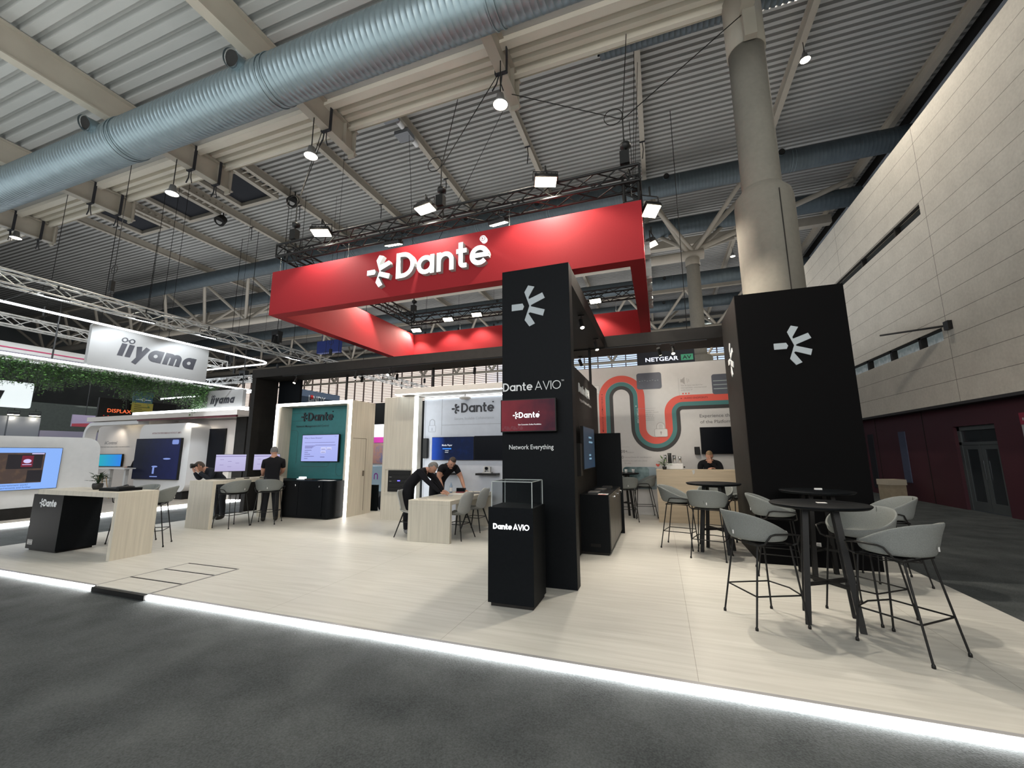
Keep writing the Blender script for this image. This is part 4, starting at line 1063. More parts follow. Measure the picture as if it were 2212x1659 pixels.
solo('equipment_rack', b, [BLK2, mat('blue_display', (0, 0, .1), .4, emit=(.12, .10, 1.0), es=3), LGREY], 'black rack unit with small blue display in the oak wing', 'rack')
t = thing('line_speaker', 'slim black column loudspeaker on the white booth wall', 'loudspeaker', (-5.50, 9.10, 1.43))
part('cabinet', MB().box(-5.56, -5.44, 9.06, 9.14, 1.44, 1.93), [BLK2], t, bevel=.006); b = MB().box(-5.555, -5.445, 9.055, 9.06, 1.46, 1.915)
part('grille', b, [mat('speaker_grille', (.02, .02, .02), .8)], t); part('bracket', MB().box(-5.52, -5.48, 9.1, 9.15, 1.425, 1.44), [CHROME], t)
PLAY = grad_mat('blue_to_black_picture', 'X', (0.02, 0.13, 0.85), (0.004, 0.012, 0.05), -.66, -.2, es=.75, noise=.2)
t = screen('wall_screen', 'wide screen with blue left half on the white booth wall', 'screen', -5.32, -4.18, 1.395, 1.955, 9.09, .055, PLAY, .008)
b = MB(); text(b, 'Media Player', pY(-5.035, 9.0878, 1.735), .0005, 0, .045, .008, width=.28); b.box(-4.95, -4.85, 9.0875, 9.0878, 1.618, 1.628); b.box(-4.95, -4.86, 9.0875, 9.0878, 1.578, 1.588)
part('screen_text', b, [mat('screen_text_white', (0, 0, 0), .5, emit=(.85, .9, 1), es=1)], t); part('menu_button', MB().box(-5.02, -4.78, 9.0876, 9.0879, 1.655, 1.685), [mat('button_blue', (0, 0, 0), .5, emit=(.03, .25, .9), es=1)], t)
screen('wall_screen', 'switched-off black screen right of the blue one in the white booth', 'screen', -4.17, -3.0, 1.395, 1.965, 9.09, .055, SCRK, .008)
def camera_ptz(x, z, m, label, sh):
    b = MB().box(x - .26, x + .26, 8.92, 9.149, z - .045, z)
    solo('wall_shelf', b, [BLK2], 'small black shelf under the ' + sh, 'shelf')
    t = thing('video_camera', label, 'camera', (x, 9.02, z))
    part('base', MB().box(x - .11, x + .11, 8.96, 9.1, z, z + .03), [m], t, bevel=.006)
    b = MB(); b.box(x - .085, x - .05, 8.98, 9.06, z + .03, z + .15); b.box(x + .05, x + .085, 8.98, 9.06, z + .03, z + .15); b.box(x - .05, x + .05, 8.99, 9.07, z + .06, z + .16)
    part('head', b, [m], t, bevel=.008); part('lens', MB().cyl((x, 8.99, z + .11), (x, 8.95, z + .11), .035, n=16), [SCRK], t)
camera_ptz(-4.87, 1.10, BLK2, 'black video camera on the left small shelf', 'black video camera')
camera_ptz(-3.80, 1.10, LGREY, 'pale grey video camera on the right small shelf', 'pale grey video camera')

# ================================================================== MURAL WALL AND SERVICE COUNTER
MY = 11.4
t = thing('mural_wall', 'white exhibition wall with winding coral, teal and charcoal band', 'wall panel', (.5, MY, 0))
part('panel', MB().box(-2.3, 3.9, MY, MY + .12, 0, 3.86), [MURAL], t)
def mpath(off):
    # three nested bands: offset measured outward from the coral band's centre line on the left
    c1 = (-.905, 2.93); r1 = .57 - off
    P = [(-1.475 + off, 2.0), (-1.475 + off, c1[1])] + arc(c1[0], c1[1], r1, 180, 0, 24) 
    return P
def band(name, w, m, rA, x_left, c1, rU, cU, rC, cC, z_end, dep):
    pts = [(x_left, 1.9)] + arc(c1[0], c1[1], rA, 180, 0, 26) + arc(cU[0], cU[1], rU, 180, 360, 26) + arc(cC[0], cC[1], rC, 180, 90, 12) + [(3.8, z_end)]
    b = MB(); b.ribbon(pts, w, lambda u, v, d: (u, MY - d, v), dep)
    return part(name, b, [m], t)
c1 = (-.905, 3.02); cU = (-.072, 2.185)
# coral outer on arch one: radius .52 -> x -1.43 .. ; inner on the U
band('coral_band', .175, CORAL, .51, -1.415, c1, .325, cU, .36, (.613, 2.56), 2.925, .004)
band('teal_band', .105, TEALB, .365, -1.27, c1, .465, cU, .22, (.613, 2.56), 2.785, .006)
band('charcoal_band', .095, CHARC, .265, -1.17, c1, .562, cU, .12, (.610, 2.565), 2.688, .005)
DIMB = grad_mat('dark_audience_photo', 'Z', (.02, .02, .022), (.10, .11, .14), -.1, .15, noise=.6)
def photo(name, u0, u1, v0, v1, m, r=.05, dep=.008):
    b = MB().prism(rrect(u0, u1, v0, v1, r), lambda u, v, d: (u, MY - d, v), dep)
    off = bbox_base(b); o = part(name, b, [m], t); return o
photo('stage_photo', -.485, .14, 3.21, 3.645, DIMB, .06); photo('console_photo', 1.33, 2.1, 2.99, 3.50, DIMB, .06)
b = MB()
for k in range(8): b.box(-.42 + k * .065, -.39 + k * .065, MY - .0085, MY - .008, 3.42 + .01 * (k % 3), 3.43 + .01 * (k % 3))
for k in range(3): b.box(1.36, 1.95, MY - .0085, MY - .008, 3.12 + k * .10, 3.14 + k * .10)
part('photo_lights', b, [mat('photo_highlight', (.35, .42, .42), .5)], t)
photo('blue_panel', -.95, -.09, .63, 1.19, mat('pale_blue_print', (.30, .38, .43), .55), .10, .004)
photo('office_photo', -.95, -.30, .80, 1.185, grad_mat('office_photo_colours', 'X', (.04, .10, .11), (.22, .32, .33), -1.6, -.6, noise=2.5), .08, .006)
WP = mat('print_white', (.72, .71, .70), .55)
b = MB(); fM = lambda u, v, d: (u, MY - .01 - d, v)
b.prism(rrect(-.10, .20, 1.96, 2.15, .03), fM, .004); b.ribbon([(-.02, 2.15)] + arc(.05, 2.22, .07, 180, 0, 10) + [(.12, 2.15)], .035, fM, .004)
b.prism(rrect(-1.64, -1.48, 3.16, 3.38, .01), fM, .003)
part('padlock_icon', b, [WP], t)
b = MB(); b.ribbon(rrect(-.105, .205, 1.955, 2.155, .03), .008, lambda u, v, d: (u, MY - .0105 - d, v), .005, 0, True)
b.prism(arc(.05, 2.07, .022, 0, 330, 10), lambda u, v, d: (u, MY - .015 - d, v), .001); b.box(.04, .06, MY - .016, MY - .015, 2.01, 2.06)
b.ribbon([(-.05, 2.155)] + arc(.05, 2.22, .10, 180, 0, 10) + [(.15, 2.155)], .008, fM, .005)
b.prism([(.60, 3.34), (.64, 3.34), (.70, 3.28), (.70, 3.48), (.64, 3.42), (.60, 3.42)], lambda u, v, d: (u, MY - d, v), .003)
b.ribbon([(.76, 3.32), (.76, 3.44)], .01, lambda u, v, d: (u, MY - d, v), .003); b.ribbon([(.80, 3.34), (.80, 3.42)], .01, lambda u, v, d: (u, MY - d, v), .003)
part('icon_outlines', b, [mat('icon_grey', (.40, .38, .37), .6)], t)
b = MB()
text(b, 'Experience the Power', pY(.99, MY, 2.42), .003, 0, .085, .0, width=1.10)
text(b, 'of the Platform', pY(.995, MY, 2.27), .003, 0, .085, .0, width=.72)
text(b, '700+', pY(-1.03, MY, 1.55), .003, 0, .08); text(b, '30', pY(-1.02, MY, 1.40), .003, 0, .08)
part('headline_text', b, [mat('headline_grey', (.13, .13, .135), .6)], t)
b = MB()
for s_, x, z, sz, w in (('Protect your', -.31, 2.63, .035, .23), ('valuable content', -.31, 2.58, .035, .33), ('with device', -.31, 2.53, .035, .21), ('network, &', -.31, 2.48, .035, .19), ('media level', -.31, 2.43, .035, .21), ('protections', -.31, 2.38, .035, .21),
                     ('The de facto standard for', .60, 3.24, .035, .52), ('interoperable, uncompressed', .60, 3.18, .035, .60), ('audio over IP', .60, 3.12, .035, .27),
                     ('products', -.82, 1.55, .03, .17), ('licensed Dante AV manufacturers', -.90, 1.42, .035, .68), ('Everything you need over a Dante', -.95, 1.33, .035, .62), ('for video', -.90, 1.27, .035, .16)):
    text(b, s_, pY(x, MY, z), .003, 0, sz, .001, width=w)
b.box(-.50, -.05, MY - .0125, MY - .012, 2.695, 2.70); b.box(-.95, -.75, MY - .002, MY, 1.70, 1.704); b.box(.548, .553, MY - .002, MY, 3.0, 3.46)
part('small_text', b, [mat('caption_grey', (.33, .32, .32), .6)], t)
b = MB(); text(b, 'AUDIO ENDPOINTS', pY(.66, MY - .004, 2.905), .002, 0, .045, .002, width=.55); b.prism(arc(.59, 2.92, .014, 0, 330, 8), lambda u, v, d: (u, MY - .004 - d, v), .002)
text(b, 'DEVELOPMENT ECOSYSTEM', lambda u, v, d: (-1.437 + v, MY - .004 - d, 3.06 - u), .002, 0, .045, .002, width=.95); b.prism(arc(-1.41, 3.12, .014, 0, 330, 8), lambda u, v, d: (u, MY - .004 - d, v), .002)
part('band_text', b, [mat('maroon_text', (.16, .02, .02), .6)], t)
b = MB(); text(b, 'SECURITY', lambda u, v, d: (-.522 - v * 0 + v, MY - .007 - d, 2.32 + u), .002, 0, .045, .002, width=.40); b.prism(arc(-.535, 2.77, .014, 0, 330, 8), lambda u, v, d: (u, MY - .007 - d, v), .002)
part('band_text', b, [WP], t)
b = MB()
for k in range(3): b.prism(arc(.64 + k * .07, 3.045, .020, 0, 330, 10), lambda u, v, d: (u, MY - d, v), .003)
b.prism([(-.075, 1.19), (-.125, 1.235), (-.125, 1.26), (-.105, 1.272), (-.078, 1.255), (-.05, 1.272), (-.03, 1.26), (-.03, 1.235)], lambda u, v, d: (u, MY - d, v), .003)
part('red_dots', b, [CORAL], t)
b = MB(); b.ribbon(rrect(-1.66, -1.48, 3.15, 3.38, .005), .008, lambda u, v, d: (u, MY - .012 - d, v), .003, 0, True); b.ribbon([(-1.59, 3.31), (-1.55, 3.27), (-1.59, 3.23)], .01, lambda u, v, d: (u, MY - .013 - d, v), .003)
part('arrow_icon', b, [mat('icon_grey2', (.40, .38, .37), .6)], t)
screen('wall_screen', 'switched-off black screen on the mural wall above the counter', 'screen', .965, 2.1, 1.51, 2.17, MY - .08, .06, SCRK, .01)
b = MB().box(.805, .925, MY - .14, MY - .03, 1.50, 1.69); b.box(.85, .88, MY - .03, MY - .001, 1.57, 1.62)
solo('wall_speaker', b, [BLK2], 'small black loudspeaker left of the black screen on mural wall', 'loudspeaker', bevel=.01)
t = thing('service_counter', 'pale oak service counter in front of the mural wall', 'counter', (.85, 10.5, 0))
part('front', MB().box(-.115, 2.3, 10.28, 10.34, 0, 1.13), [OAKX], t); part('side', MB().box(-.115, -.06, 10.341, 10.72, 0, 1.13), [OAKX], t)
part('top', MB().box(-.115, 2.3, 10.28, 10.74, 1.131, 1.165), [OAKX], t)
part('light_strip', MB().box(.1, 2.2, 10.60, 10.62, .02, .04), [ACR], t)
t = thing('coffee_machine', 'white coffee machine with steel jugs on the service counter', 'coffee machine', (.28, 10.55, 1.166))
part('body', MB().box(.08, .48, 10.45, 10.68, 1.168, 1.30), [WHT], t, bevel=.01)
for i, (x, h, r) in enumerate(((.10, .20, .035), (.20, .24, .045), (.30, .19, .04), (.42, .16, .035))):
    part('jug', MB().lathe([(0, 0), (r, 0), (r * .9, h * .7), (r * 1.0, h), (r * .8, h)], (x, 10.56, 1.30), 16), [[CHROME, POT, CHROME, CHROME][i]], t)
part('knob', MB().cyl((.485, 10.5, 1.22), (.52, 10.5, 1.22), .015), [BLK2], t)
b = MB(); b.add([(.60, 10.30, 1.167), (.70, 10.272, 1.168), (.705, 10.27, 1.10), (.66, 10.27, 1.06), (.655, 10.272, 1.12)], [(0, 1, 2, 3, 4)]); b.add([(.60, 10.31, 1.174), (.70, 10.40, 1.172), (.68, 10.27, 1.18)], [(0, 1, 2)])
solo('paper_bag', b, [LGREY], 'crumpled pale paper hanging over the counter front edge', 'paper')
def plant(loc, r, h, n, label, potr, poth, leafm=LEAF, ll=.12, pot=POT, seed=1, name='potted_plant'):
    rnd = random.Random(seed); t = thing(name, label, 'plant', loc)
    if potr: part('pot', MB().lathe([(0, 0), (potr * .72, 0), (potr * .95, poth * .35), (potr, poth * .8), (potr * .92, poth), (potr * .8, poth), (potr * .8, poth * .9), (0, poth * .9)], (0, 0, 0), 24), [pot], t, world=False)
    b = MB(); bs = MB()
    for i in range(n):
        a = rnd.uniform(0, 2 * PI); e = rnd.uniform(.2, 1.3); rr = r * rnd.uniform(.45, 1)
        tip = Vector((math.cos(a) * math.cos(e) * rr, math.sin(a) * math.cos(e) * rr, poth + h * math.sin(e) * rnd.uniform(.5, 1)))
        base = Vector((0, 0, poth * .9)); bs.tube([base, (base + tip) / 2 + Vector((0, 0, h * .12)), tip], .003, 4)
        d = (tip - base).normalized(); d.z *= rnd.uniform(-.4, .5); d.normalize(); sd = d.cross(Vector((0, 0, 1))).normalized(); l = ll * rnd.uniform(.7, 1.2); w = l * .30
        up = sd.cross(d); v = [tip, tip + d * l * .35 + sd * w + up * l * .06, tip + d * l, tip + d * l * .35 - sd * w + up * l * .06, tip + d * l * .4 - up * l * .02]
        b.add(v, [(0, 1, 4), (1, 2, 4), (2, 3, 4), (3, 0, 4)])
    part('stems', bs, [LEAFD], t, world=False); part('leaves', b, [leafm], t, world=False, kind='stuff')
    return t
plant((.07, 10.42, 1.166), .12, .18, 22, 'white-flowering plant on the left end of the service counter', .05, .07, LEAF, .10, seed=3)

# ================================================================== TABLES, STOOLS, CHAIRS
def round_table(loc, rz, label, T=1.06, rad=.41, foot=.195, item=True):
    t = thing('high_table', label, 'table', loc, rz, 'round black high tables')
    part('tabletop', MB().lathe([(0, T - .03), (rad - .02, T - .03), (rad, T - .012), (rad, T - .004), (rad - .006, T), (0, T)], (0, 0, 0), 48), [BLK], t, world=False)
    for a, c in ((-1, -1), (1, -1), (1, 1), (-1, 1)):
        b = MB(); p = Vector((a * .115, c * .115, T - .03)); q = Vector((a * foot, c * foot, 0)); w = .024
        d1, d2 = Vector((w, 0, 0)), Vector((0, w, 0)); v = []
        for e in (q, p): v += [e - d1 - d2, e + d1 - d2, e + d1 + d2, e - d1 + d2]
        b.add(v, [(0, 3, 2, 1), (4, 5, 6, 7), (0, 1, 5, 4), (1, 2, 6, 5), (2, 3, 7, 6), (3, 0, 4, 7)])
        part('leg', b, [BLK2], t, world=False)
    k = .115 + (foot - .115) * .66; b = MB(); z = .34
    b.cbox((0, 0, z), (k * 2.83, .022, .032), (0, 0, PI / 4)); b.cbox((0, 0, z + .003), (k * 2.83, .022, .032), (0, 0, -PI / 4))
    part('cross_brace', b, [BLK2], t, world=False)
    part('collar', MB().cbox((0, 0, T - .05), (.26, .26, .03)), [BLK2], t, world=False)
    return t
ta = round_table((1.415, 4.905, 0), R(-12), 'round black high table nearest the camera, ringed by grey stools')
tb = dup(ta, (.78, 7.62, 0), R(-17.8), 'round black high table in front of the service counter')
tc = dup(ta, (1.87, 6.50, 0), R(5), 'round black high table right against the black tower front')
td = dup(ta, (-.93, 10.85, 0), R(20), 'round black high table farthest back, half hidden by the cabinet panel')
o = solo('table_card', MB().box(-.04, .04, -.03, .03, 0, .004), [WHT], 'small white card on the nearest round table', 'card', bevel=.001); o.location = (1.45, 4.93, 1.06)
o = solo('table_card', MB().box(-.04, .04, -.02, .02, 0, .02), [WHT], 'small white block on the round table against the tower', 'card'); o.location = (1.93, 6.62, 1.06)
for i, (x, y) in enumerate(((-.82, 10.7), (-.66, 10.9))):
    o = solo('paper_cup', MB().lathe([(.0, 0), (.025, 0), (.034, .09), (.03, .09)], (0, 0, 0), 16), [WHT], ['left', 'right'][i] + ' white cup on the farthest round table', 'cup'); o.location = (x, y, 1.06)

def shell(a0, b0, zseat, hb, hs, hf, lean, n=44, mrows=11, back=PI):
    """upholstered tub: back at angle pi (local -x), open front at +x"""
    b = MB(); v = []
    for j in range(mrows + 1):
        t_ = j / mrows
        for k in range(n):
            th = 2 * PI * k / n; c = math.cos(th - back)      # 1 at the back
            w = (c + 1) / 2
            H = hf + (hb - hf) * (1 - (1 - w) ** 1.5) ** 1.6
            if t_ < .5:
                q = t_ / .5; rr = q * .86; z = zseat - .018 * (1 - q * q) ; ex = 0
            else:
                q = (t_ - .5) / .5; ang = q * PI / 2
                rr = .86 + .14 * math.sin(min(1, q * 2.2) * PI / 2); z = zseat + (1 - math.cos(min(1, q * 1.6) * PI / 2)) * min(H, .06) + max(0, H - .06) * max(0, (q - .25) / .75); ex = lean * max(0, (q - .3) / .7) * w
            x = a0 * rr * math.cos(th); y = b0 * rr * math.sin(th)
            sp = .90 + .10 * abs(math.sin(th)) 
            v.append((x + ex * math.cos(th) * 1.0, y * sp + ex * math.sin(th) * .8, z))
    f = [(j * n + k, j * n + (k + 1) % n, (j + 1) * n + (k + 1) % n, (j + 1) * n + k) for j in range(mrows) for k in range(n)]
    b.add(v, f, 0, True)
    return b
def add_solid(o, th):
    md = o.modifiers.new('solid', 'SOLIDIFY'); md.thickness = th; md.offset = -1
    md = o.modifiers.new('sub', 'SUBSURF'); md.levels = 1; md.render_levels = 1
    return o
def make_stool(loc, rz, label, group, tag=True):
    t = thing('bar_stool', label, 'bar stool', loc, rz, group)
    o = part('seat_shell', shell(.25, .268, .735, .265, .1, .05, .07), [CHAIR], t, world=False); add_solid(o, .022)
    b = MB().tube([(-.262 - .02 * k / 8, 0.0, .80 + .024 * k) for k in range(9)], .0028, 5)
    part('seam', b, [mat('seam_grey', (.12, .125, .12), .9)] if 'seam_grey' not in bpy.data.materials else [bpy.data.materials['seam_grey']], t, world=False)
    if tag: part('label_tag', MB().cbox((-.259, -.035, .80), (.006, .012, .035)), [WHT], t, world=False)
    rr = .0085
    for s in (-1, 1):
        # side loop hugging the shell, then the frame rail under the seat
        b = MB().tube([(.205, s * .20, .70), (.235, s * .225, .72), (.225, s * .272, .80), (.12, s * .292, .812), (-.02, s * .29, .812), (-.06, s * .285, .80), (-.10, s * .245, .72), (-.14, s * .20, .70)], rr, 8)
        part('side_loop', b, [BLK2], t, world=False)
    b = MB().tube([(.205, -.20, .70), (.205, .20, .70), (-.14, .20, .70), (-.14, -.20, .70)], rr, 8, closed=True); b.box(-.12, .18, -.18, .18, .708, .716)
    part('seat_frame', b, [BLK2], t, world=False)
    ft = {(1, -1): (.245, -.245), (1, 1): (.245, .245), (-1, 1): (-.245, .24), (-1, -1): (-.245, -.24)}
    tops = {(1, -1): (.19, -.185), (1, 1): (.19, .185), (-1, 1): (-.13, .185), (-1, -1): (-.13, -.185)}
    for k in ft:
        p = Vector((*tops[k], .70)); q = Vector((*ft[k], .012)); b = MB().cyl(p, q, rr, n=8); b.lathe([(0, 0), (.013, 0), (.013, .02), (.008, .03)], (q.x, q.y, 0), 10)
        part('leg', b, [BLK2], t, world=False)
    z = .27; P = {k: Vector((*tops[k], .70)).lerp(Vector((*ft[k], .012)), (.70 - z) / .688) for k in ft}
    b = MB(); a, c, d, e = P[(1, -1)], P[(1, 1)], P[(-1, 1)], P[(-1, -1)]
    b.tube([e, a], .007, 6); b.tube([d, c], .007, 6); b.tube([c, (c + a) / 2 + Vector((.05, 0, 0)), a], .007, 6); b.tube([d, e], .007, 6)
    part('footrest', b, [BLK2], t, world=False)
    return t
G1 = 'grey felt bar stools at the round tables'
s0 = make_stool((.836, 4.757, 0), R(24), 'grey bar stool left of the nearest table, back turned to the camera', G1)
for x, y, a, l in ((1.80, 4.46, 130, 'grey bar stool at the front right, closest to the camera'),
                   (1.83, 5.22, 217, 'grey bar stool behind the nearest table, its seat opening towards the camera'),
                   (1.36, 6.50, -8, 'grey bar stool left of the table against the tower'),
                   (2.62, 6.62, 178, 'grey bar stool at the far right, partly behind the stool facing the camera'),
                   (.22, 7.78, -14, 'dark grey bar stool left of the table before the service counter'),
                   (.64, 7.18, 73, 'grey bar stool with its back to us in front of the counter table'),
                   (.86, 8.26, -108, 'grey bar stool behind the counter table, mostly hidden by its top'),
                   (1.32, 8.75, 200, 'grey bar stool half hidden behind the left edge of the tower'),
                   (-.42, 11.05, 190, 'pale grey bar stool by the blue panel of the mural wall'),
                   (-.82, 10.33, 100, 'grey bar stool at the far table, cut by the cabinet panel')):
    dup(s0, (x, y, 0), R(a), l, G1)
G2 = 'grey felt bar stools at the oak counters'
dup(s0, (-8.92, 6.82, 0), R(180), 'grey bar stool at the near end of the monitor counter', G2)
dup(s0, (-8.60, 7.42, 0), R(122), 'grey bar stool right behind the grey-haired man at monitor counter', G2)
dup(s0, (-8.44, 5.00, 0), R(225), 'grey bar stool tucked behind the right end of the small logo counter', G2)
dup(s0, (-9.12, 5.10, 0), R(275), 'grey bar stool under the small logo counter, seen through the gap', G2)

def make_chair(loc, rz, label):
    t = thing('shell_chair', label, 'chair', loc, rz, 'pale shell chairs at the meeting table')
    # one-piece shell: seat curving up into a tall back (back towards local -x)
    b = MB(); n, m_ = 16, 18; v = []
    for j in range(m_ + 1):
        q = j / m_
        if q < .5: u = q / .5; x = .22 - .40 * u; z = .45 - .025 * math.sin(u * PI) ; w = .20 + .02 * math.sin(u * PI); cup = .02 + .03 * u
        else: u = (q - .5) / .5; x = -.18 - .11 * u - .03 * math.sin(u * PI / 2); z = .45 + .40 * u ** 1.0; w = .215 - .02 * u - .10 * max(0, (u - .75) / .25) ** 2; cup = .05 + .02 * math.sin(u * PI)
        for k in range(n + 1):
            s = -1 + 2 * k / n; yy = s * w; c = cup * s * s * 1.3
            v.append((x + (c if q > .5 else c * .3 * (q / .5)), yy, z + (c if q <= .5 else c * .2)))
    b.add(v, [(j * (n + 1) + k, j * (n + 1) + k + 1, (j + 1) * (n + 1) + k + 1, (j + 1) * (n + 1) + k) for j in range(m_) for k in range(n)], 0, True)
    o = part('seat_shell', b, [CHAIRL], t, world=False); add_solid(o, .014)
    for a, c in ((1, -1), (1, 1), (-1, 1), (-1, -1)):
        part('leg', MB().cyl((a * .11 - .02, c * .12, .43), (a * .23 - .02, c * .23, 0), .015, .010, n=8), [BLK2], t, world=False)
    b = MB(); z = .27; k1 = .165
    for p, q in (((k1, k1), (-k1, k1)), ((k1, -k1), (-k1, -k1)), ((k1, k1), (k1, -k1)), ((-k1, k1), (-k1, -k1))): b.tube([(p[0] - .02, p[1], z), (q[0] - .02, q[1], z)], .007, 6)
    part('leg_frame', b, [BLK2], t, world=False)
    return t
c0 = make_chair((-3.66, 7.26, 0), R(172), 'pale grey shell chair, nearer one on the right of the meeting table')
dup(c0, (-3.68, 8.08, 0), R(176), 'pale grey shell chair, farther one on the right of the meeting table')
dup(c0, (-4.60, 7.20, 0), R(4), 'pale grey shell chair left of the meeting table behind the bending man')

def counter(name, label, x0, x1, y0, y1, top, slab, axis, ends, mats=OAKV):
    t = thing(name, label, 'table', ((x0 + x1) / 2, (y0 + y1) / 2, 0))
    part('tabletop', MB().box(x0, x1, y0, y1, top - slab, top), [mats], t, bevel=.002)
    for e in ends:
        if axis == 'Y': q = (x0, x1, y0, y0 + slab) if e == 0 else (x0, x1, y1 - slab, y1)
        else: q = (x1 - slab, x1, y0, y1) if e == 1 else (x0, x0 + slab, y0, y1)
        part('end_panel', MB().box(*q, 0, top - slab - .0005), [mats], t, bevel=.002)
    return t
counter('meeting_table', 'low pale oak slab-end table the two bending men lean on', -4.40, -3.545, 6.74, 8.70, .72, .07, 'Y', (0, 1))
counter('monitor_counter', 'tall pale oak slab-end counter carrying two monitors', -9.75, -9.03, 6.40, 8.17, .995, .075, 'Y', (0, 1))
counter('logo_counter', 'pale oak slab-end counter at far left with the black logo box under it', -9.95, -7.80, 4.11, 4.66, .985, .075, 'X', (1,))
t = thing('logo_box', 'black box base with small pale logo under the left oak counter', 'cabinet', (-9.6, 4.4, 0))
part('body', MB().box(-10.10, -9.24, 4.13, 4.655, 0.03, .905), [BLK], t, bevel=.002); part('plinth', MB().box(-10.05, -9.28, 4.16, 4.62, 0, .03), [BLKG], t)
b = MB(); fz = lambda u, v, d: (-9.78 + u * .10, 4.13 - d, .715 + v * .115); word(b, 'Dante', fz, .19, .004); symbol(b, lambda u, v, d: fz(-.55 + u, .46 + v, d), .004)
part('logo_lettering', b, [WTXT], t)
b = MB(); b.ribbon([(-10.05, .10), (-9.92, .10), (-9.92, .17), (-10.05, .17)], .008, lambda u, v, d: (u, 4.13 - d, v), .003, 0, True)
for k in range(6): b.box(-10.04 + k * .02, -10.03 + k * .02, 4.127, 4.13, .11, .16)
part('vent_grille', b, [LGREY], t)
plant((-8.98, 4.42, .985), .14, .17, 46, 'small dark leafy plant in a black pot on the left oak counter', .072, .10, LEAFD, .08, seed=5)
b = MB().box(-.26, .26, -.16, .16, 0, .045); o = solo('laptop', b, [BLK], 'flat closed black device lying on the left oak counter', 'laptop', bevel=.004); o.location = (-8.35, 4.42, .985)
b = MB().lathe([(0, 0), (.12, 0), (.11, .02), (.05, .03), (0, .03)], (0, 0, 0), 20); b.tube([(-.05, 0, .03), (0, .03, .045), (.06, 0, .03)], .008, 6)
o = solo('cable_coil', b, [BLK2], 'small coiled black gadget on top of the flat black device', 'gadget'); o.location = (-8.24, 4.42, 1.03)
# monitors
def monitor(x0, x1, z0, z1, y, label, rz=0):
    t = thing('monitor', label, 'monitor', ((x0 + x1) / 2, y, .995), rz, 'monitors on the tall oak counter'); cx = (x0 + x1) / 2
    w = (x1 - x0) / 2
    part('casing', MB().box(-w, w, -.012, .02, z0 - .995, z1 - .995), [BLK2], t, world=False, bevel=.003)
    part('display', MB().box(-w + .008, w - .008, -.0135, -.0125, z0 - .98, z1 - 1.003), [grad_mat('pale_lilac_screen', 'Z', (.46, .42, .66), (.56, .54, .80), .15, .55, es=1.0)], t, world=False)
    b = MB(); b.box(-w + .008, w - .008, -.0142, -.0136, z1 - 1.05, z1 - 1.035)
    for k in range(5): b.box(-w * .7 + (k % 3) * w * .5, -w * .7 + (k % 3) * w * .5 + w * .25, -.0142, -.0136, z1 - 1.12 - k * .04, z1 - 1.112 - k * .04)
    part('screen_text', b, [mat('screen_lilac_dark', (0, 0, 0), .5, emit=(.22, .18, .40), es=1)], t, world=False)
    b = MB(); b.box(-.03, .03, .021, .05, 0.012, z0 - .995 + .1); part('stand', b, [ALU], t, world=False)
    part('base', MB().box(-.12, .12, -.05, .13, 0, .012), [BLK2], t, world=False)
    return t
monitor(-9.71, -9.11, 1.16, 1.56, 7.03, 'left wide monitor on the tall counter, before the bending person', R(50))
monitor(-9.43, -8.87, 1.17, 1.56, 7.75, 'right monitor on the tall counter, half hidden by the grey-haired person', R(50))
for x, y, l in ((-9.55, 6.95, 'dark keyboard in front of the left monitor'), (-9.2, 7.3, 'small black mouse on the monitor counter')):
    o = solo('keyboard' if 'keyboard' in l else 'computer_mouse', MB().box(-.2, .2, -.07, .07, 0, .015) if 'keyboard' in l else MB().box(-.03, .03, -.05, .05, 0, .02), [BLK2], l, 'keyboard' if 'keyboard' in l else 'mouse', bevel=.004); o.location = (x, y, .995)
# things on the meeting table
def onT(name, b, m, x, y, rz, label, cat, z=.72):
    o = solo(name, b, m, label, cat, off=(0, 0, 0)); o.location = (x, y, z); o.rotation_euler = (0, 0, R(rz)); return o
onT('paper_sheet', MB().box(-.15, .15, -.105, .105, 0, .002), [mat('paper_grey', (.42, .42, .45), .6)], -4.12, 7.62, 20, 'grey sheet of paper under the hands of the two men', 'paper')
onT('paper_sheet', MB().box(-.15, .15, -.105, .105, 0, .002), [WHT], -4.05, 7.98, -10, 'white sheet of paper at the middle of the meeting table', 'paper')
onT('paper_sheet', MB().box(-.08, .08, -.10, .10, 0, .002), [mat('paper_tan', (.40, .37, .32), .6)], -4.2, 6.9, 35, 'greyish note near the front edge of the meeting table', 'paper')
onT('laptop', MB().box(-.16, .16, -.11, .11, 0, .012), [mat('laptop_dark', (.05, .045, .05), .4)], -3.76, 8.25, 25, 'thin closed dark laptop on the far right of the meeting table', 'laptop')
b = MB().box(-.10, .10, -.035, .035, 0, .085); b.box(-.09, .09, -.038, -.035, .01, .075, 1)
onT('control_box', b, [BLK2, SCRK], -4.18, 8.45, 5, 'small black control box standing at the far end of the table', 'device')
b = MB().lathe([(0, 0), (.028, 0), (.03, .14), (.012, .19), (.012, .215), (0, .215)], (0, 0, 0), 16); b.lathe([(.0305, .03), (.0305, .11)], (0, 0, 0), 16, 1)
onT('water_bottle', b, [mat('bottle_blue', (.30, .40, .55), .15), WHT], -4.30, 8.20, 0, 'slim blue-white water bottle between the two bending men', 'bottle')
onT('glasses_case', MB().box(-.09, .09, -.03, .03, 0, .02), [mat('case_red', (.20, .03, .04), .5)], -4.12, 8.28, 10, 'small dark red object on the meeting table', 'case')

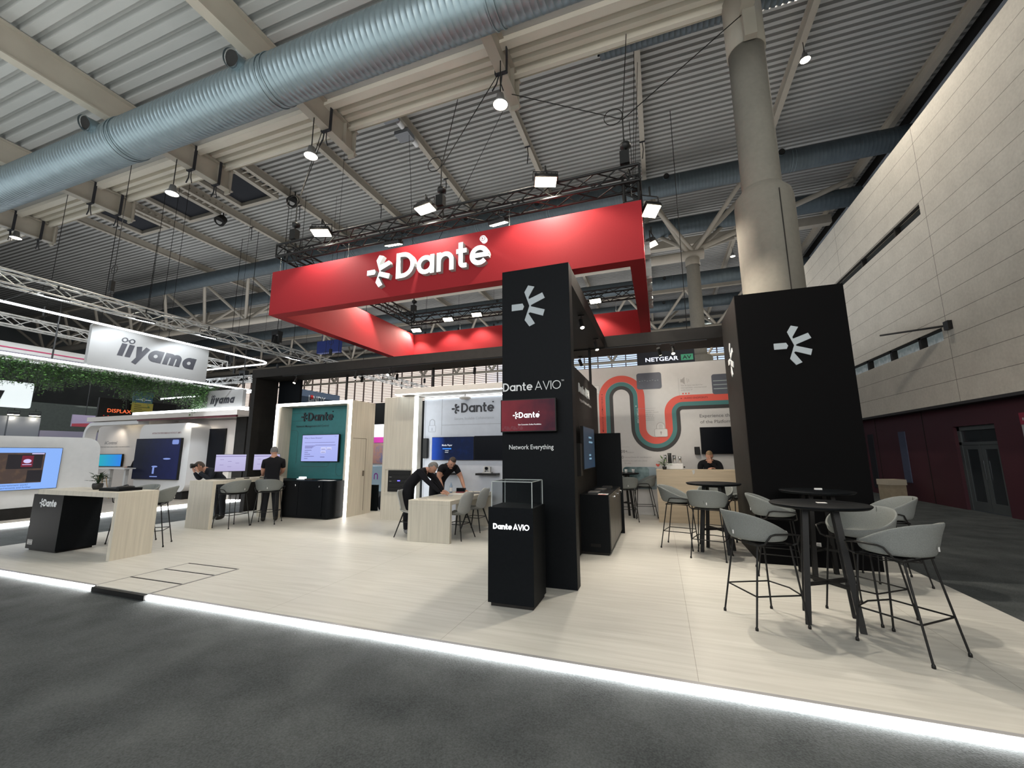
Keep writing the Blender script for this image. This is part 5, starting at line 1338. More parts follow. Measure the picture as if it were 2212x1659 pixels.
# ================================================================== NEIGHBOURING STAND (left)
IW = mat('bright_white_panel', (.80, .80, .80), .45)
IWARM = mat('warm_white_panel', (.70, .65, .61), .5)
t = thing('white_platform', 'white raised floor of the left neighbouring stand with glowing edge', 'platform', (-20, 7, CZ))
part('deck', MB().box(-27, -14.0, 1.0, 13.0, CZ + .002, .05), [mat('light_floor_boards', (.45, .40, .34), .5, var=.1, vscale=(3, 3, 3))], t)
b = MB(); b.box(-13.998, -13.93, 1.0, 13.0, CZ + .01, .035); part('light_strip', b, [LEDF], t, label='glowing white edge strip')
b = MB(); poly = [(1.0, .32), (6.8, .32)] + arc(6.87, .62, .30, -90, 0, 6) + arc(6.80, 1.70, .32, 0, 90, 8) + [(1.0, 2.02)]
b.prism(poly, lambda u, v, d: (-14.6 - d, u, v), .5)
t = thing('display_wall', 'wide grey-white rounded wall with big screen at the far left', 'wall panel', (-14.9, 4, .05))
part('panel', b, [LGREY], t, bevel=.01); part('plinth', MB().box(-15.05, -14.62, 1.0, 6.75, .05, .319), [BLKG], t)
t = thing('wall_screen', 'large screen with light blue border at the left edge', 'screen', (-14.57, 4.8, .74))
part('casing', MB().box(-14.598, -14.55, 3.6, 6.33, .735, 1.745), [BLK2], t)
part('display', MB().box(-14.549, -14.547, 3.61, 6.32, .745, 1.735), [mat('screen_sky_blue', (0, 0, 0), .5, emit=(.25, .45, .95), es=1)], t)
part('picture', MB().box(-14.5468, -14.5462, 3.6, 6.02, .90, 1.62), [grad_mat('room_picture', 'Y', (.5, .28, .12), (.10, .07, .06), -1.2, .2, es=.75, noise=.6)], t)
b = MB(); b.box(-14.546, -14.5455, 5.38, 5.98, 1.24, 1.58); b.box(-14.546, -14.5455, 5.75, 6.02, .92, 1.2); part('picture_screen', b, [mat('screen_near_black', (0, 0, 0), .5, emit=(.012, .010, .014), es=1)], t)
part('picture_logo', MB().box(-14.5452, -14.5448, 5.62, 5.82, 1.28, 1.55), [mat('screen_maroon', (0, 0, 0), .5, emit=(.16, .01, .03), es=1)], t)
b = MB().prism(arc(5.72, 1.42, .07, 0, 345, 16, .05), lambda u, v, d: (-14.5446 + d, u, v), .0005); b.box(-14.5446, -14.544, 5.64, 5.80, 1.33, 1.345)
b.box(-14.546, -14.545, 5.78, 6.0, 1.585, 1.61); part('picture_emblem', b, [mat('screen_lavender', (0, 0, 0), .5, emit=(.65, .6, .95), es=1)], t)
b = MB(); text(b, 'Advanced entertainment work?', pX(-14.546, 5.1, .84), .0005, 0, .04, .002); text(b, 'Discuss your requirements and further', pX(-14.546, 5.0, .78), .0005, 0, .04, .002)
part('caption', b, [mat('screen_navy', (0, 0, 0), .5, emit=(.03, .06, .25), es=1)], t)

# pavilion
PY = 9.92
t = thing('pavilion', 'white rounded exhibition pavilion of the left stand', 'pavilion', (-17.5, 10.8, .05))
b = MB(); poly_o = [(-21.6, .05)] + arc(-21.15, 2.40, .45, 180, 90, 8) + [(-13.95, 2.85)]
b.ribbon([(-21.55, .05), (-21.55, 2.3)] + arc(-21.10, 2.32, .45, 180, 90, 8)[1:] + [(-18.3, 2.77)], .13, lambda u, v, d: (u, PY + .35 - d, v), .35)
part('arch', b, [IW], t)
part('fascia', MB().box(-21.3, -13.1, PY - .1, 12.0, 2.86, 3.03), [IWARM], t)
b = MB().box(-18.3, -13.2, PY - .05, PY + .02, 2.80, 2.858); part('red_line', b, [mat('dark_red_line', (.13, .02, .03), .5)], t)
part('upper_sign_base', MB().box(-18.9, -13.1, PY + .1, PY + .3, 3.031, 3.15), [LEDC], t)
part('back_wall', MB().box(-22.3, -17.5, 10.72, 10.8, .05, 2.859), [IWARM], t)
b = MB(); b.prism(rrect(-17.0, -14.05, -.3, 2.78, .22), lambda u, v, d: (u, 10.62 + d, max(.05, v)), .1); part('side_wall', b, [IWARM], t)
part('end_wall', MB().box(-14.0, -13.5, 10.5, 11.9, .05, 2.859), [BLKG], t)
part('white_edge', MB().box(-14.04, -13.97, 10.56, 10.60, .8, 2.75), [IW], t)
b = MB()
for x in (-20.3, -20.0, -19.75): b.cyl((x, 10.4, 2.855), (x, 10.4, 2.84), .05, n=12)
part('downlight', b, [LAMPW], t)
spot('pavilion_light', (-20.6, 10.3, 2.8), (-21.0, 10.7, 1.5), 30, 100, .7, WARM, .08)
spot('pavilion_light', (-15.5, 9.9, 2.75), (-15.3, 10.6, 1.2), 45, 120, .7, WARM, .08)
b = MB(); f = pY(-21.75, 10.72, 2.0); text(b, 'iiControl', lambda u, v, d: f(u + v * .2, v, d), .004, 0, .13, .012, width=.80)
text(b, 'EFFORTLESS REMOTE MANAGEMENT AND MONITORING', pY(-22.0, 10.72, 1.87), .004, 0, .04, .002, width=1.9); part('wall_text', b, [GREYT], t)
screen('wall_screen', 'turquoise screen in the left room of the white pavilion', 'screen', -22.2, -20.3, 1.10, 1.60, 10.62, .06, grad_mat('turquoise_picture', 'X', (.02, .42, .55), (.03, .25, .85), -.4, .9, es=.9), .02)
# kiosk with large dark screen
KX0, KX1, KY0, KY1 = -18.1, -15.35, PY, PY + .55
t = thing('display_kiosk', 'free-standing white rounded kiosk with large dark blue screen', 'kiosk', (-16.7, 10.2, .05))
b = MB().prism(rrect(KX0, KX1, .30, 2.66, .28, 8), lambda u, v, d: (u, KY0 + d, v), .75); part('body', b, [IW], t)
part('plinth', MB().box(-17.9, -15.5, PY + .04, PY + .70, .05, .30), [BLKG], t)
DBLUE = grad_mat('dark_blue_picture', 'X', (.008, .012, .035), (.02, .03, .16), -1.0, .9, es=.4, noise=.5)
part('screen_casing', MB().box(-18.1, -15.68, PY - .08, PY, .70, 2.14), [BLK2], t, bevel=.005); o = part('screen_display', MB().box(-18.08, -15.70, PY - .084, PY - .081, .72, 2.12), [DBLUE], t)
b = MB().prism(rrect(-16.12, -15.78, 1.92, 2.08, .05), lambda u, v, d: (u, PY - .085 - d, v), .001); b.prism(arc(-16.9, 1.15, .16, 0, 345, 16, .03), lambda u, v, d: (u, PY - .085 - d, v), .001)
b.box(-17.0, -16.9, PY - .086, PY - .085, .9, 1.12); b.prism(arc(-16.3, 1.42, .2, 0, 345, 16, .03), lambda u, v, d: (u, PY - .085 - d, v), .001); b.box(-17.1, -16.7, PY - .086, PY - .085, .79, .82)
part('screen_shapes', b, [mat('screen_pale_blue', (0, 0, 0), .5, emit=(.2, .28, .65), es=1)], t)
b = MB(); text(b, 'INTERACTIVE PERFORMANCE WITHOUT LIMITS', pY(-17.4, PY, 2.30), .004, 0, .06, .003, width=1.55); part('kiosk_text', b, [mat('kiosk_text_mauve', (.40, .22, .24), .6)], t)
screen('tall_screen', 'tall switched-off black screen on the right wall of the white pavilion', 'screen', -15.55, -14.55, .80, 2.48, 10.55, .06, SCRK, .01)
# signs
def iiyama(b, fn, s, sh=.22, m=0):
    f = lambda u, v, d: fn((u + v * sh) * s, v * s, d)
    x = 0
    for ch in 'iiyama':
        st, adv = strokes(ch, .25)
        for i_, (p, cl) in enumerate(st): b.ribbon([(x + a, c) for a, c in p], .25, f, .006 + .0015 * i_, m, cl)
        x += adv + .10
    for cx in (.06, .40): b.ribbon(arc(cx, .92, .115, 0, 345, 23), .055, f, .008 + cx * .003, m, True)
    b.ribbon([(.15, .86), (.31, .98)], .055, f, .006, m)
    return x
t = thing('hanging_sign', 'large pale grey sign with black italic lettering hanging in the glowing frame', 'sign', (-13.9, 7.7, 3.9), 0, 'signs with black italic lettering')
b = MB().prism(rrect(6.20, 9.22, 3.875, 4.985, .05), lambda u, v, d: (-14.0 + d, u, v), .12); part('panel', b, [mat('sign_grey', (.20, .197, .19), .5)], t)
b = MB(); iiyama(b, lambda u, v, d: (-13.879 + d, 6.80 + u, 4.26 + v - u * .02), .50); part('lettering', b, [DARKT], t)
t = thing('hanging_sign', 'smaller pale sign with black italic lettering on top of the pavilion', 'sign', (-14.4, 10.2, 3.05), 0, 'signs with black italic lettering')
b = MB().prism(rrect(-15.42, -13.42, 3.09, 3.80, .05), lambda u, v, d: (u, 10.2 + d, v), .12); part('panel', b, [mat('sign_grey', (.24, .235, .23), .5)], t)
b = MB(); iiyama(b, lambda u, v, d: (-14.98 + u, 10.2 - d, 3.32 + v), .29); part('lettering', b, [DARKT], t)
t = thing('hanging_sign', 'white lit sign cut by the left picture edge behind the hanging greenery', 'sign', (-22, 6.9, 3.3), 0, 'signs with black italic lettering')
b = MB().prism(rrect(4.9, 8.42, 3.27, 4.20, .06), lambda u, v, d: (-22.0 + d, u, v), .12); part('panel', b, [mat('lit_sign_white', (.8, .8, .8), .5, emit=(.75, .85, .88), es=.8)], t)
b = MB(); iiyama(b, lambda u, v, d: (-21.879 + d, 5.85 + u, 3.52 + v), .45); part('lettering', b, [DARKT], t)
# glowing suspended frames
t = thing('light_frame', 'rounded glowing white line frame hanging around the large sign', 'light frame', (-13.95, 8, 3.8))
b = MB()
b.tube([(-13.95, 1.5, 5.03), (-13.95, 11.2, 5.03)] + [(-13.95 - .5 + .5 * math.cos(R(a)), 11.2 + .45 * math.sin(R(a)), 5.03) for a in range(15, 91, 15)] + [(-19.5, 11.65, 5.03)], .028, 8)
part('upper_line', b, [LEDC], t)
b = MB().tube([(-13.95, 1.5, 3.86), (-13.95, 11.0, 3.86), (-14.1, 11.2, 3.86), (-19.5, 11.25, 3.86)], .028, 8); part('lower_line', b, [LEDC], t)
b = MB()
for y in (5.6, 10.6): b.cyl((-14.0, y, 3.86), (-14.0, y, 5.4), .018, n=8)
for y in (4.6, 8.5): b.cyl((-14.0, y, 5.03), (-12.7, y, 5.1), .008, n=5)
part('hanging_rod', b, [BLK2], t)
# curved white ring with pink line
t = thing('ring_banner', 'curved white hanging band with pink and grey lines behind the large sign', 'banner', (-17.2, 7, 4.2))
def ringpts(z): return [(1.5, z)]
path = [(-17.0, 1.0), (-17.0, 10.6)] + [(-17.45 + .45 * math.cos(R(a)), 10.6 + .45 * math.sin(R(a))) for a in range(15, 181, 15)] + [(-17.9, 1.0)]
def vband(pts, z0, z1, m, off=0.0):
    bb = MB(); v = []
    for x, y in pts: v += [(x + off, y, z0), (x + off, y, z1)]
    bb.add(v, [(2 * i, 2 * i + 2, 2 * i + 3, 2 * i + 1) for i in range(len(pts) - 1)], 0, True); return bb
o = part('band', vband(path, 4.30, 4.70, None), [IW], t); md = o.modifiers.new('s', 'SOLIDIFY'); md.thickness = .03
part('pink_line', MB().box(-16.985, -16.975, 1, 10.5, 4.53, 4.56), [mat('pink_line', (.70, .06, .20), .5)], t)
part('grey_line', MB().box(-16.985, -16.975, 1, 10.5, 4.40, 4.43), [mat('mauve_line', (.30, .28, .36), .5)], t)
part('hanger', MB().cyl((-17.4, 5.5, 4.7), (-17.4, 5.5, 5.25), .01).cyl((-17.4, 9.5, 4.7), (-17.4, 9.5, 5.25), .01), [CHROME], t)
# hanging greenery: trailing strands on a rail
t = thing('hanging_greenery', 'long fringe of trailing green leaves hanging below the glowing frame', 'greenery', (-15.4, 7, 3.8))
part('rail', MB().box(-15.6, -15.2, 2.0, 10.4, 3.92, 3.97), [IW], t)
rnd = random.Random(11); b = MB(); bs = MB()
for i in range(900):
    y = rnd.uniform(3.6, 10.4); x = rnd.uniform(-15.6, -14.9); k = .5 + .5 * math.sin(y * 2.3 + 1) * math.sin(y * 1.1)
    L = rnd.uniform(.15, .45) + (rnd.random() ** 1.5) * .85 * k
    z0 = 3.95 if rnd.random() < .75 else 3.95 + rnd.uniform(0, .1); pts = [Vector((x, y, z0))]
    for q in range(3): pts.append(pts[-1] + Vector((rnd.uniform(-.04, .04), rnd.uniform(-.05, .05), -L / 3)))
    bs.tube(pts, .004, 3)
    n = int(L / .030)
    for j in range(n):
        p = Vector((x, y, z0 - L * j / n)) + Vector((rnd.uniform(-.07, .07), rnd.uniform(-.07, .07), 0)); a = rnd.uniform(0, 2 * PI); s = rnd.uniform(.03, .06)
        d = Vector((math.cos(a), math.sin(a), rnd.uniform(-.9, .2))) * s; e = Vector((-math.sin(a), math.cos(a), rnd.uniform(-.4, .4))) * s * .6
        b.add([p, p + d * .5 + e, p + d, p + d * .5 - e], [(0, 1, 2, 3)])
part('stems', bs, [LEAFD], t); part('leaves', b, [LEAF], t, kind='stuff')
area('frame_glow', (-15.3, 6.5, 5.0), (-15.3, 6.5, 3), 2.0, 9, 30, COOL)
# lattice trusses over the left stand
for (p, q, lab, m_) in (((-12.9, 1.0, 5.28), (-12.9, 26, 5.32), 'aluminium lattice truss running back over the left aisle', ALU), ((-17.3, 1.0, 5.40), (-17.3, 12.2, 5.32), 'white lattice truss behind the large hanging sign', WHT),
                      ((-24.0, 16.0, 5.6), (-13.5, 16.0, 5.6), 'short aluminium lattice truss beyond the pavilion roof', ALU), ((-30.0, 22.0, 7.0), (-16.5, 22.0, 7.0), 'far aluminium lattice truss above the dark blue sign', ALU),
                      ((-16.5, 24.0, 9.2), (-8.0, 24.0, 9.2), 'dark lattice truss before the louvred windows, above the white canopy', BLK2)):
    tr_ = thing('lattice_truss', lab, 'truss', p, 0, 'lattice trusses of other stands'); part('truss_run', truss(MB(), p, q, .29, .42), [m_], tr_)
    b = MB()
    for k in (.2, .5, .8):
        c = Vector(p).lerp(Vector(q), k); zt = 10.14 if c.y < 7.6 else 15.24
        b.tube([c + Vector((0, 0, .14)), (c.x, c.y, zt)], .008, 5); b.cbox(c + Vector((0, 0, .5)), (.10, .08, .28)); b.tube([c + Vector((.12 * math.cos(a * PI / 6), 0, .95 + .12 * math.sin(a * PI / 6))) for a in range(13)], .008, 5)
    part('hanging_cable', b, [BLK2], tr_)
for (y, l) in ((5.05, 'lowest-left lamp on the truss over the left aisle, by the picture edge'), (6.80, 'second lamp on the truss over the left aisle'), (8.47, 'third lamp on the truss over the left aisle'), (11.7, 'small lamp far along the truss over the left aisle')):
    flood((-12.9, y, 5.12), (-15.5, y + .5, 0), l, .42, .20, 160, 130, 'lamps on the left aisle truss', LAMPC, col=COOL)
for (x, y, z, l) in ((-14.5, 15.9, 5.4, 'bright lamp above the dark blue sign'), (-18.9, 22, 6.8, 'left one of two bright lamps above the dark blue sign'), (-17.3, 22, 6.8, 'right one of two bright lamps above the dark blue sign')):
    flood((x, y, z), (x, y - 2, 0), l, .4, .2, 250, 130, 'lamps on the far trusses', LAMPC, col=COOL)
def moving_head(x, y, z, label, zt):
    t = thing('stage_light', label, 'stage light', (x, y, z), 0, 'black stage lights hanging from the roof'); b = MB(); b.cbox((0, 0, 0), (.42, .3, .2)); part('base', b, [BLK2], t, world=False, bevel=.02)
    [part('arm', MB().cbox((q, 0, -.28), (.06, .2, .4)), [BLK2], t, world=False) for q in (-.2, .2)]; part('head', MB().cyl((0, .05, -.2), (.06, -.1, -.66), .17, .15, 16), [BLK2], t, world=False)
    part('hanging_cable', MB().tube([(0, 0, .1), (0, 0, zt - z)], .015, 5), [BLK2], t, world=False)
moving_head(-17.2, 14.5, 7.35, 'black stage light high left of the banner', 15.24)
moving_head(-24.5, 17.5, 7.6, 'black stage light above the glowing frame', 15.24)
moving_head(-17.8, 21.5, 7.3, 'black stage light left below the banner corner', 15.24)
moving_head(-22.2, 16.8, 6.2, 'black stage light just above the large sign', 15.24)
# LED information boards, blue and yellow signs, far panels
t = thing('led_board', 'black board with red dot-matrix lettering above the pavilion', 'sign', (-22, 11.5, 3.0))
part('panel', MB().box(-22.1, -22.0, 10.45, 13.4, 2.95, 3.95), [BLKG], t)
b = MB(); text(b, 'DISPLAX', pX(-21.995, 10.75, 3.36), .002, 0, .16, .004, width=.85); part('lettering', b, [mat('led_orange', (0, 0, 0), .5, emit=(1.0, .16, .05), es=1.3)], t)
b = MB()
for k in range(40): y = 10.6 + (k * .37) % 2.7; z = 3.02 + ((k * 7) % 5) * .045; b.box(-21.998, -21.993, y, y + .04, z, z + .02)
part('dot_row', b, [mat('led_red', (0, 0, 0), .5, emit=(.7, .05, .03), es=1)], t)
t = thing('yellow_sign', 'blue and yellow hanging sign behind the greenery', 'sign', (-21.8, 11.9, 3.4))
part('yellow_panel', MB().box(-21.85, -21.8, 11.5, 12.3, 3.42, 3.86), [mat('sign_yellow', (.42, .36, .06), .5)], t); part('blue_panel', MB().box(-21.85, -21.8, 11.5, 12.25, 3.862, 4.35), [mat('sign_blue', (.03, .12, .22), .5)], t)
b = MB()
for k in range(4): b.box(-21.798, -21.795, 11.58, 11.58 + (.5, .3, .6, .25)[k], 3.48 + k * .085, 3.51 + k * .085)
part('hanger', MB().cyl((-21.83, 11.6, 4.35), (-21.83, 11.6, 15.24), .01).cyl((-21.83, 12.15, 4.35), (-21.83, 12.15, 15.24), .01), [BLK2], t)
part('yellow_text', b, [mat('olive_text', (.12, .11, .03), .6)], t); b = MB(); b.box(-21.798, -21.795, 11.6, 12.2, 3.98, 4.02); b.box(-21.798, -21.795, 11.85, 11.95, 3.93, 4.07); part('blue_text', b, [WTXT], t)
for i, (y0, y1, z0, z1, m_, lab) in enumerate(((8.2, 10.1, 2.0, 3.35, mat('dim_blue_grey', (.16,.17,.19), .6), 'grey-blue exhibition panel at the left edge under two lamps'), (10.15, 11.2, 2.0, 3.35, mat('dim_blue_grey2', (.16,.17,.19), .6), 'grey-blue exhibition panel, right one under the two lamps'),
                                               (11.25, 16.5, 1.8, 2.75, mat('mauve_wall', (.22, .20, .26), .6), 'long low mauve wall behind the grey panels'))):
    solo('exhibition_panel', MB().box(-28.1 - i * .01, -28.0, y0, y1, z0 - 2.05, z1), [m_], lab, 'panel')
for i, y in enumerate((10.25, 10.95)): flood((-27.93, y - .0, 3.40), (-27.9, y, 2), ['left', 'right'][i] + ' one of two warm lamps over the grey panels at the left edge', .35, .2, 12, 120, 'lamps over the grey panels')
b = MB().box(-28.0, -27.9, 12.3, 15.2, 3.0, 3.6)
t = thing('red_sign', 'pale mauve and red long hanging sign at left behind pavilion', 'sign', (-27.95, 13.7, 3.0)); part('panel', b, [mat('mauve_sign', (.35, .28, .40), .5)], t)
b = MB(); b.add([(-27.895, 12.3, 3.0), (-27.895, 15.2, 3.0), (-27.895, 15.2, 3.36), (-27.895, 12.3, 3.14)], [(0, 1, 2, 3)]); part('red_wedge', b, [mat('sign_red', (.35, .03, .05), .5)], t); part('hanger', MB().cyl((-27.95, 12.8, 3.6), (-27.95, 12.8, 15.24), .015).cyl((-27.95, 14.8, 3.6), (-27.95, 14.8, 15.24), .015), [BLK2], t)
b = MB().box(-34, -33.8, 6, 28, CZ, 4.6); solo('background_wall', b, [mat('greenish_grey_wall', (.10, .115, .10), .7, var=.1)], 'dim greenish grey wall far behind the left stand', 'wall')
# dark blue sign
t = thing('hanging_sign', 'dark blue hanging sign with white lettering and red square above teal booth', 'sign', (-17.05, 17, 4.0))
part('panel', MB().box(-17.15, -17.05, 15.2, 18.78, 4.02, 4.84), [mat('slate_blue_panel', (.09, .13, .20), .5)], t)
b = MB(); text(b, 'LINDY', pX(-17.049, 16.56, 4.28), .004, 0, .33, .012, width=1.15); part('lettering', b, [WTXT], t)
part('red_square', MB().box(-17.044, -17.04, 16.68, 16.86, 4.41, 4.61), [mat('signal_red', (.65, .03, .03), .5)], t)
part('hanger', MB().cyl((-17.1, 15.4, 4.84), (-17.1, 15.4, 15.24), .012).cyl((-17.1, 18.5, 4.84), (-17.1, 18.5, 15.24), .012), [BLK2], t)
t = thing('hanging_sign', 'black hanging sign with white lettering and green block above mural wall', 'sign', (.4, 16.1, 4.6))
part('panel', MB().box(-.62, 1.38, 16.0, 16.12, 4.50, 5.32), [mat('navy_black_panel', (.008, .010, .018), .5)], t)
b = MB(); text(b, 'NETGEAR', pY(-.32, 16.0, 4.91), .01, 0, .155, .016, width=1.15); part('lettering', b, [mat('lit_letters_netg', (1, 1, 1), .4, emit=(.72, .78, 1), es=.9)], t)
b = MB().box(.92, 1.33, 15.99, 16.0, 4.88, 5.10); part('green_block', b, [mat('mint_green', (.06, .30, .17), .5, emit=(.03, .2, .1), es=.4)], t); b = MB(); text(b, 'AV', pY(.97, 15.989, 4.92), .003, 0, .14, .014, width=.30); part('block_text', b, [DARKT], t)
part('hanger', MB().cyl((-.4, 16.06, 5.32), (-.4, 16.06, 15.24), .012).cyl((1.2, 16.06, 5.32), (1.2, 16.06, 15.24), .012), [BLK2], t)
# blue box sign on the truss behind the portal
b = MB().cbox((-25, 26, 10.2), (2.2, .4, 1.0)); b.cyl((-25.8, 26, 10.7), (-25.8, 26, 15.24), .02); b.cyl((-24.2, 26, 10.7), (-24.2, 26, 15.24), .02); o = solo('blue_box_sign', b, [mat('royal_blue', (.015, .03, .16), .5)], 'small royal blue box hanging above the left end of the portal beam', 'sign')
# booth seen through the gap
t = thing('far_booth', 'far white booth with magenta strip and blue counter seen between the two booths', 'booth', (-12, 16.5, 0))
part('wall', MB().box(-14.5, -10.5, 16.6, 16.7, CZ, 2.95), [WHT], t); part('magenta_strip', MB().box(-14.5, -10.5, 16.55, 16.599, 2.08, 2.34), [mat('magenta', (.50, .03, .28), .5)], t)
part('product_picture', MB().box(-14.0, -10.9, 16.55, 16.599, 1.10, 2.06), [grad_mat('product_picture_colours', 'X', (.35, .18, .14), (.10, .14, .26), -.8, .4, noise=2.8)], t)
b = MB()
for i in range(5):
    for j in range(5): b.box(-12.3 + i * .09, -12.24 + i * .09, 16.545, 16.549, 1.22 + j * .12, 1.30 + j * .12)
part('product_grid', b, [GREYT], t)
part('counter', MB().box(-13.4, -11.2, 15.6, 16.0, CZ, 1.02), [mat('pale_blue_counter', (.36, .50, .60), .5)], t)
b = MB(); b.ribbon([(-11.98, .45), (-11.98, .62)] + arc(-11.90, .62, .08, 180, 0, 8) + [(-11.82, .45)], .05, lambda u, v, d: (u, 15.6 - d, v), .004); part('counter_logo', b, [mat('purple_logo', (.25, .03, .30), .5)], t)
flood((-12.3, 15.5, 3.3), (-12.3, 16.5, 2), 'small white lamp over the far booth in the gap', .3, .18, 120, 120, 'lamps on the far trusses', LAMPC, col=COOL, hook=.3)
solo('black_panel', MB().box(-7.80, -7.48, 9.90, 9.96, 0, .70), [BLK], 'low black panel standing behind the right wall of the teal booth', 'panel')
o = solo('backpack', MB().lathe([(0, 0), (.14, .02), (.19, .16), (.17, .34), (.08, .42), (0, .43)], (0, 0, 0), 20), [CLOTHN], 'dark round backpack beside the low black panel', 'bag'); o.location = (-7.42, 10.1, 0); o.scale = (.9, .6, 1)
# white stools and table of the pavilion
t = thing('bar_table', 'white bar table in front of the turquoise screen', 'table', (-18.8, 9.7, .05))
part('tabletop', MB().box(-19.9, -17.9, 9.5, 10.0, 1.06, 1.10), [IW], t); part('leg', MB().box(-19.2, -19.1, 9.7, 9.8, .05, 1.06), [IW], t); part('leg', MB().box(-18.3, -18.2, 9.7, 9.8, .05, 1.06), [IW], t)
def wstool(x, y, label):
    t = thing('wooden_leg_stool', label, 'bar stool', (x, y, .05), 0, 'white stools with wooden legs'); part('seat', MB().lathe([(0, .76), (.16, .76), (.22, .82), (.20, .84), (.14, .80), (0, .80)], (0, 0, 0), 24), [IW], t, world=False)
    for a, c in ((1, 1), (1, -1), (-1, 1), (-1, -1)): part('leg', MB().cyl((a * .10, c * .10, .76), (a * .21, c * .21, 0), .016, .011, n=8), [WOODL], t, world=False)
    b = MB(); k = .165; b.tube([(k, k, .3), (-k, k, .3), (-k, -k, .3), (k, -k, .3)], .007, 6, closed=True); part('footrest', b, [WOODL], t, world=False)
wstool(-19.35, 9.2, 'left white stool with light wooden legs at the white bar table'); wstool(-18.6, 9.2, 'right white stool with light wooden legs at the white bar table')

# ================================================================== PEOPLE
def frame3(fw, up=Vector((0, 0, 1))):
    fw = Vector(fw).normalized(); s = fw.cross(up).normalized(); u = s.cross(fw).normalized(); return s, fw, u
def head_mesh(c, fw, up, s=1.0, hair='short'):
    """returns (skin part, hair part, dark part) collectors; c = head centre"""
    sd, fw, u = frame3(fw, up); c = Vector(c); sk = MB(); hr = MB(); dk = MB(); N, K = 28, 20
    def prof(x, y, z):
        px, py, pz = x * .076, y * .096, z * .118
        if z < 0: px *= 1 - .30 * (-z) ** 1.5; py *= 1 - .10 * (-z) if y < 0 else 1 + .02 * (-z)
        if z < -.2 and y < 0: py *= 1 - .35 * (-z - .2)
        if y > 0:
            nz = math.exp(-((x / .16) ** 2)) ; tz = max(0, 1 - abs((z + .20) / .27)); py += .026 * nz * tz * (1.2 if z < -.15 else .8)
            py += .006 * math.exp(-((z - .18) / .1) ** 2); py -= .008 * math.exp(-((z - .02) / .08) ** 2 - ((abs(x) - .36) / .2) ** 2)
            py += .006 * math.exp(-((z + .52) / .07) ** 2 - (x / .3) ** 2)
        return px, py, pz
    v = []; vh = []; fh = []
    for j in range(K + 1):
        ph = PI * j / K
        for k in range(N):
            th = 2 * PI * k / N; x, y, z = math.sin(ph) * math.sin(th), math.sin(ph) * math.cos(th), math.cos(ph); p = prof(x, y, z)
            v.append(c + (sd * p[0] + fw * p[1] + u * p[2]) * s)
            g = 1.0 + (.11 if z > .3 or y < 0 else .07); q = (p[0] * g, p[1] * g - .002, p[2] * g + .002); vh.append((c + (sd * q[0] + fw * q[1] + u * q[2]) * s, x, y, z))
    F = [(j * N + k, j * N + (k + 1) % N, (j + 1) * N + (k + 1) % N, (j + 1) * N + k) for j in range(K) for k in range(N)]
    sk.add(v, F, 0, True)
    def keep(i): _, x, y, z = vh[i]; return (z > .55 - .25 * max(0, -y)) or (y < .18 and z > (.05 if y > -.1 else -.38)) 
    hr.add([a[0] for a in vh], [f for f in F if all(keep(i) for i in f)], 0, True)
    for e in (-1, 1):
        ec = c + (sd * (e * .077) + fw * (-.008) + u * (-.012)) * s; m = MB().lathe([(0, -.026), (.010, -.02), (.014, 0), (.012, .02), (0, .03)], (0, 0, 0), 10)
        sk.add([ec + sd * p[0] * .6 + fw * p[1] * 1.1 + u * p[2] for p in m.v], m.f, 0, True)
        oc = c + (sd * (e * .030) + fw * .088 + u * .002) * s; m = MB().lathe([(0, -.008), (.010, -.004), (.012, 0), (.010, .004), (0, .008)], (0, 0, 0), 10)
        dk.add([oc + sd * p[0] + fw * p[1] * .5 + u * p[2] for p in m.v], m.f, 0, True)
        dk.tube([c + (sd * (e * .018) + fw * .094 + u * .020) * s, c + (sd * (e * .045) + fw * .086 + u * .021) * s], .0035, 5)
    dk.tube([c + (sd * -.020 + fw * .094 + u * -.062) * s, c + (sd * .020 + fw * .094 + u * -.062) * s], .0028, 5)
    return sk, hr, dk
def hand_mesh(w, d, palm_n, s=1.0, curl=.5, side=1):
    """palm from wrist w along d, palm normal palm_n; five bent fingers"""
    w = Vector(w); d = Vector(d).normalized(); pn = Vector(palm_n); pn = (pn - d * pn.dot(d)).normalized(); sd = d.cross(pn) * side; b = MB()
    m = MB().lathe([(0, 0), (.026, .004), (.036, .03), (.042, .07), (.036, .092), (0, .098)], (0, 0, 0), 14)
    b.add([w + (sd * p[0] + pn * p[1] * .42 + d * p[2]) * s for p in m.v], m.f, 0, True)
    for k, (o, L) in enumerate(((-.030, .070), (-.010, .082), (.011, .076), (.031, .060))):
        p0 = w + (sd * o + d * .084) * s; dd = d; pts = [p0]; c_ = curl * (1 + .15 * k)
        for q, fr in enumerate((.45, .32, .26)):
            a = c_ * (q + .6) * .6; pts.append(pts[-1] + (d * math.cos(a) + pn * math.sin(a)) * L * fr * s)
        b.tube(pts, [.0095 * s, .009 * s, .008 * s, .006 * s], 8)
    p0 = w + (sd * -.030 + d * .025) * s; b.tube([p0, p0 + (sd * -.022 + d * .026 + pn * .008) * s, p0 + (sd * -.030 + d * .052 + pn * .016) * s], [.012 * s, .010 * s, .0075 * s], 8)
    return b
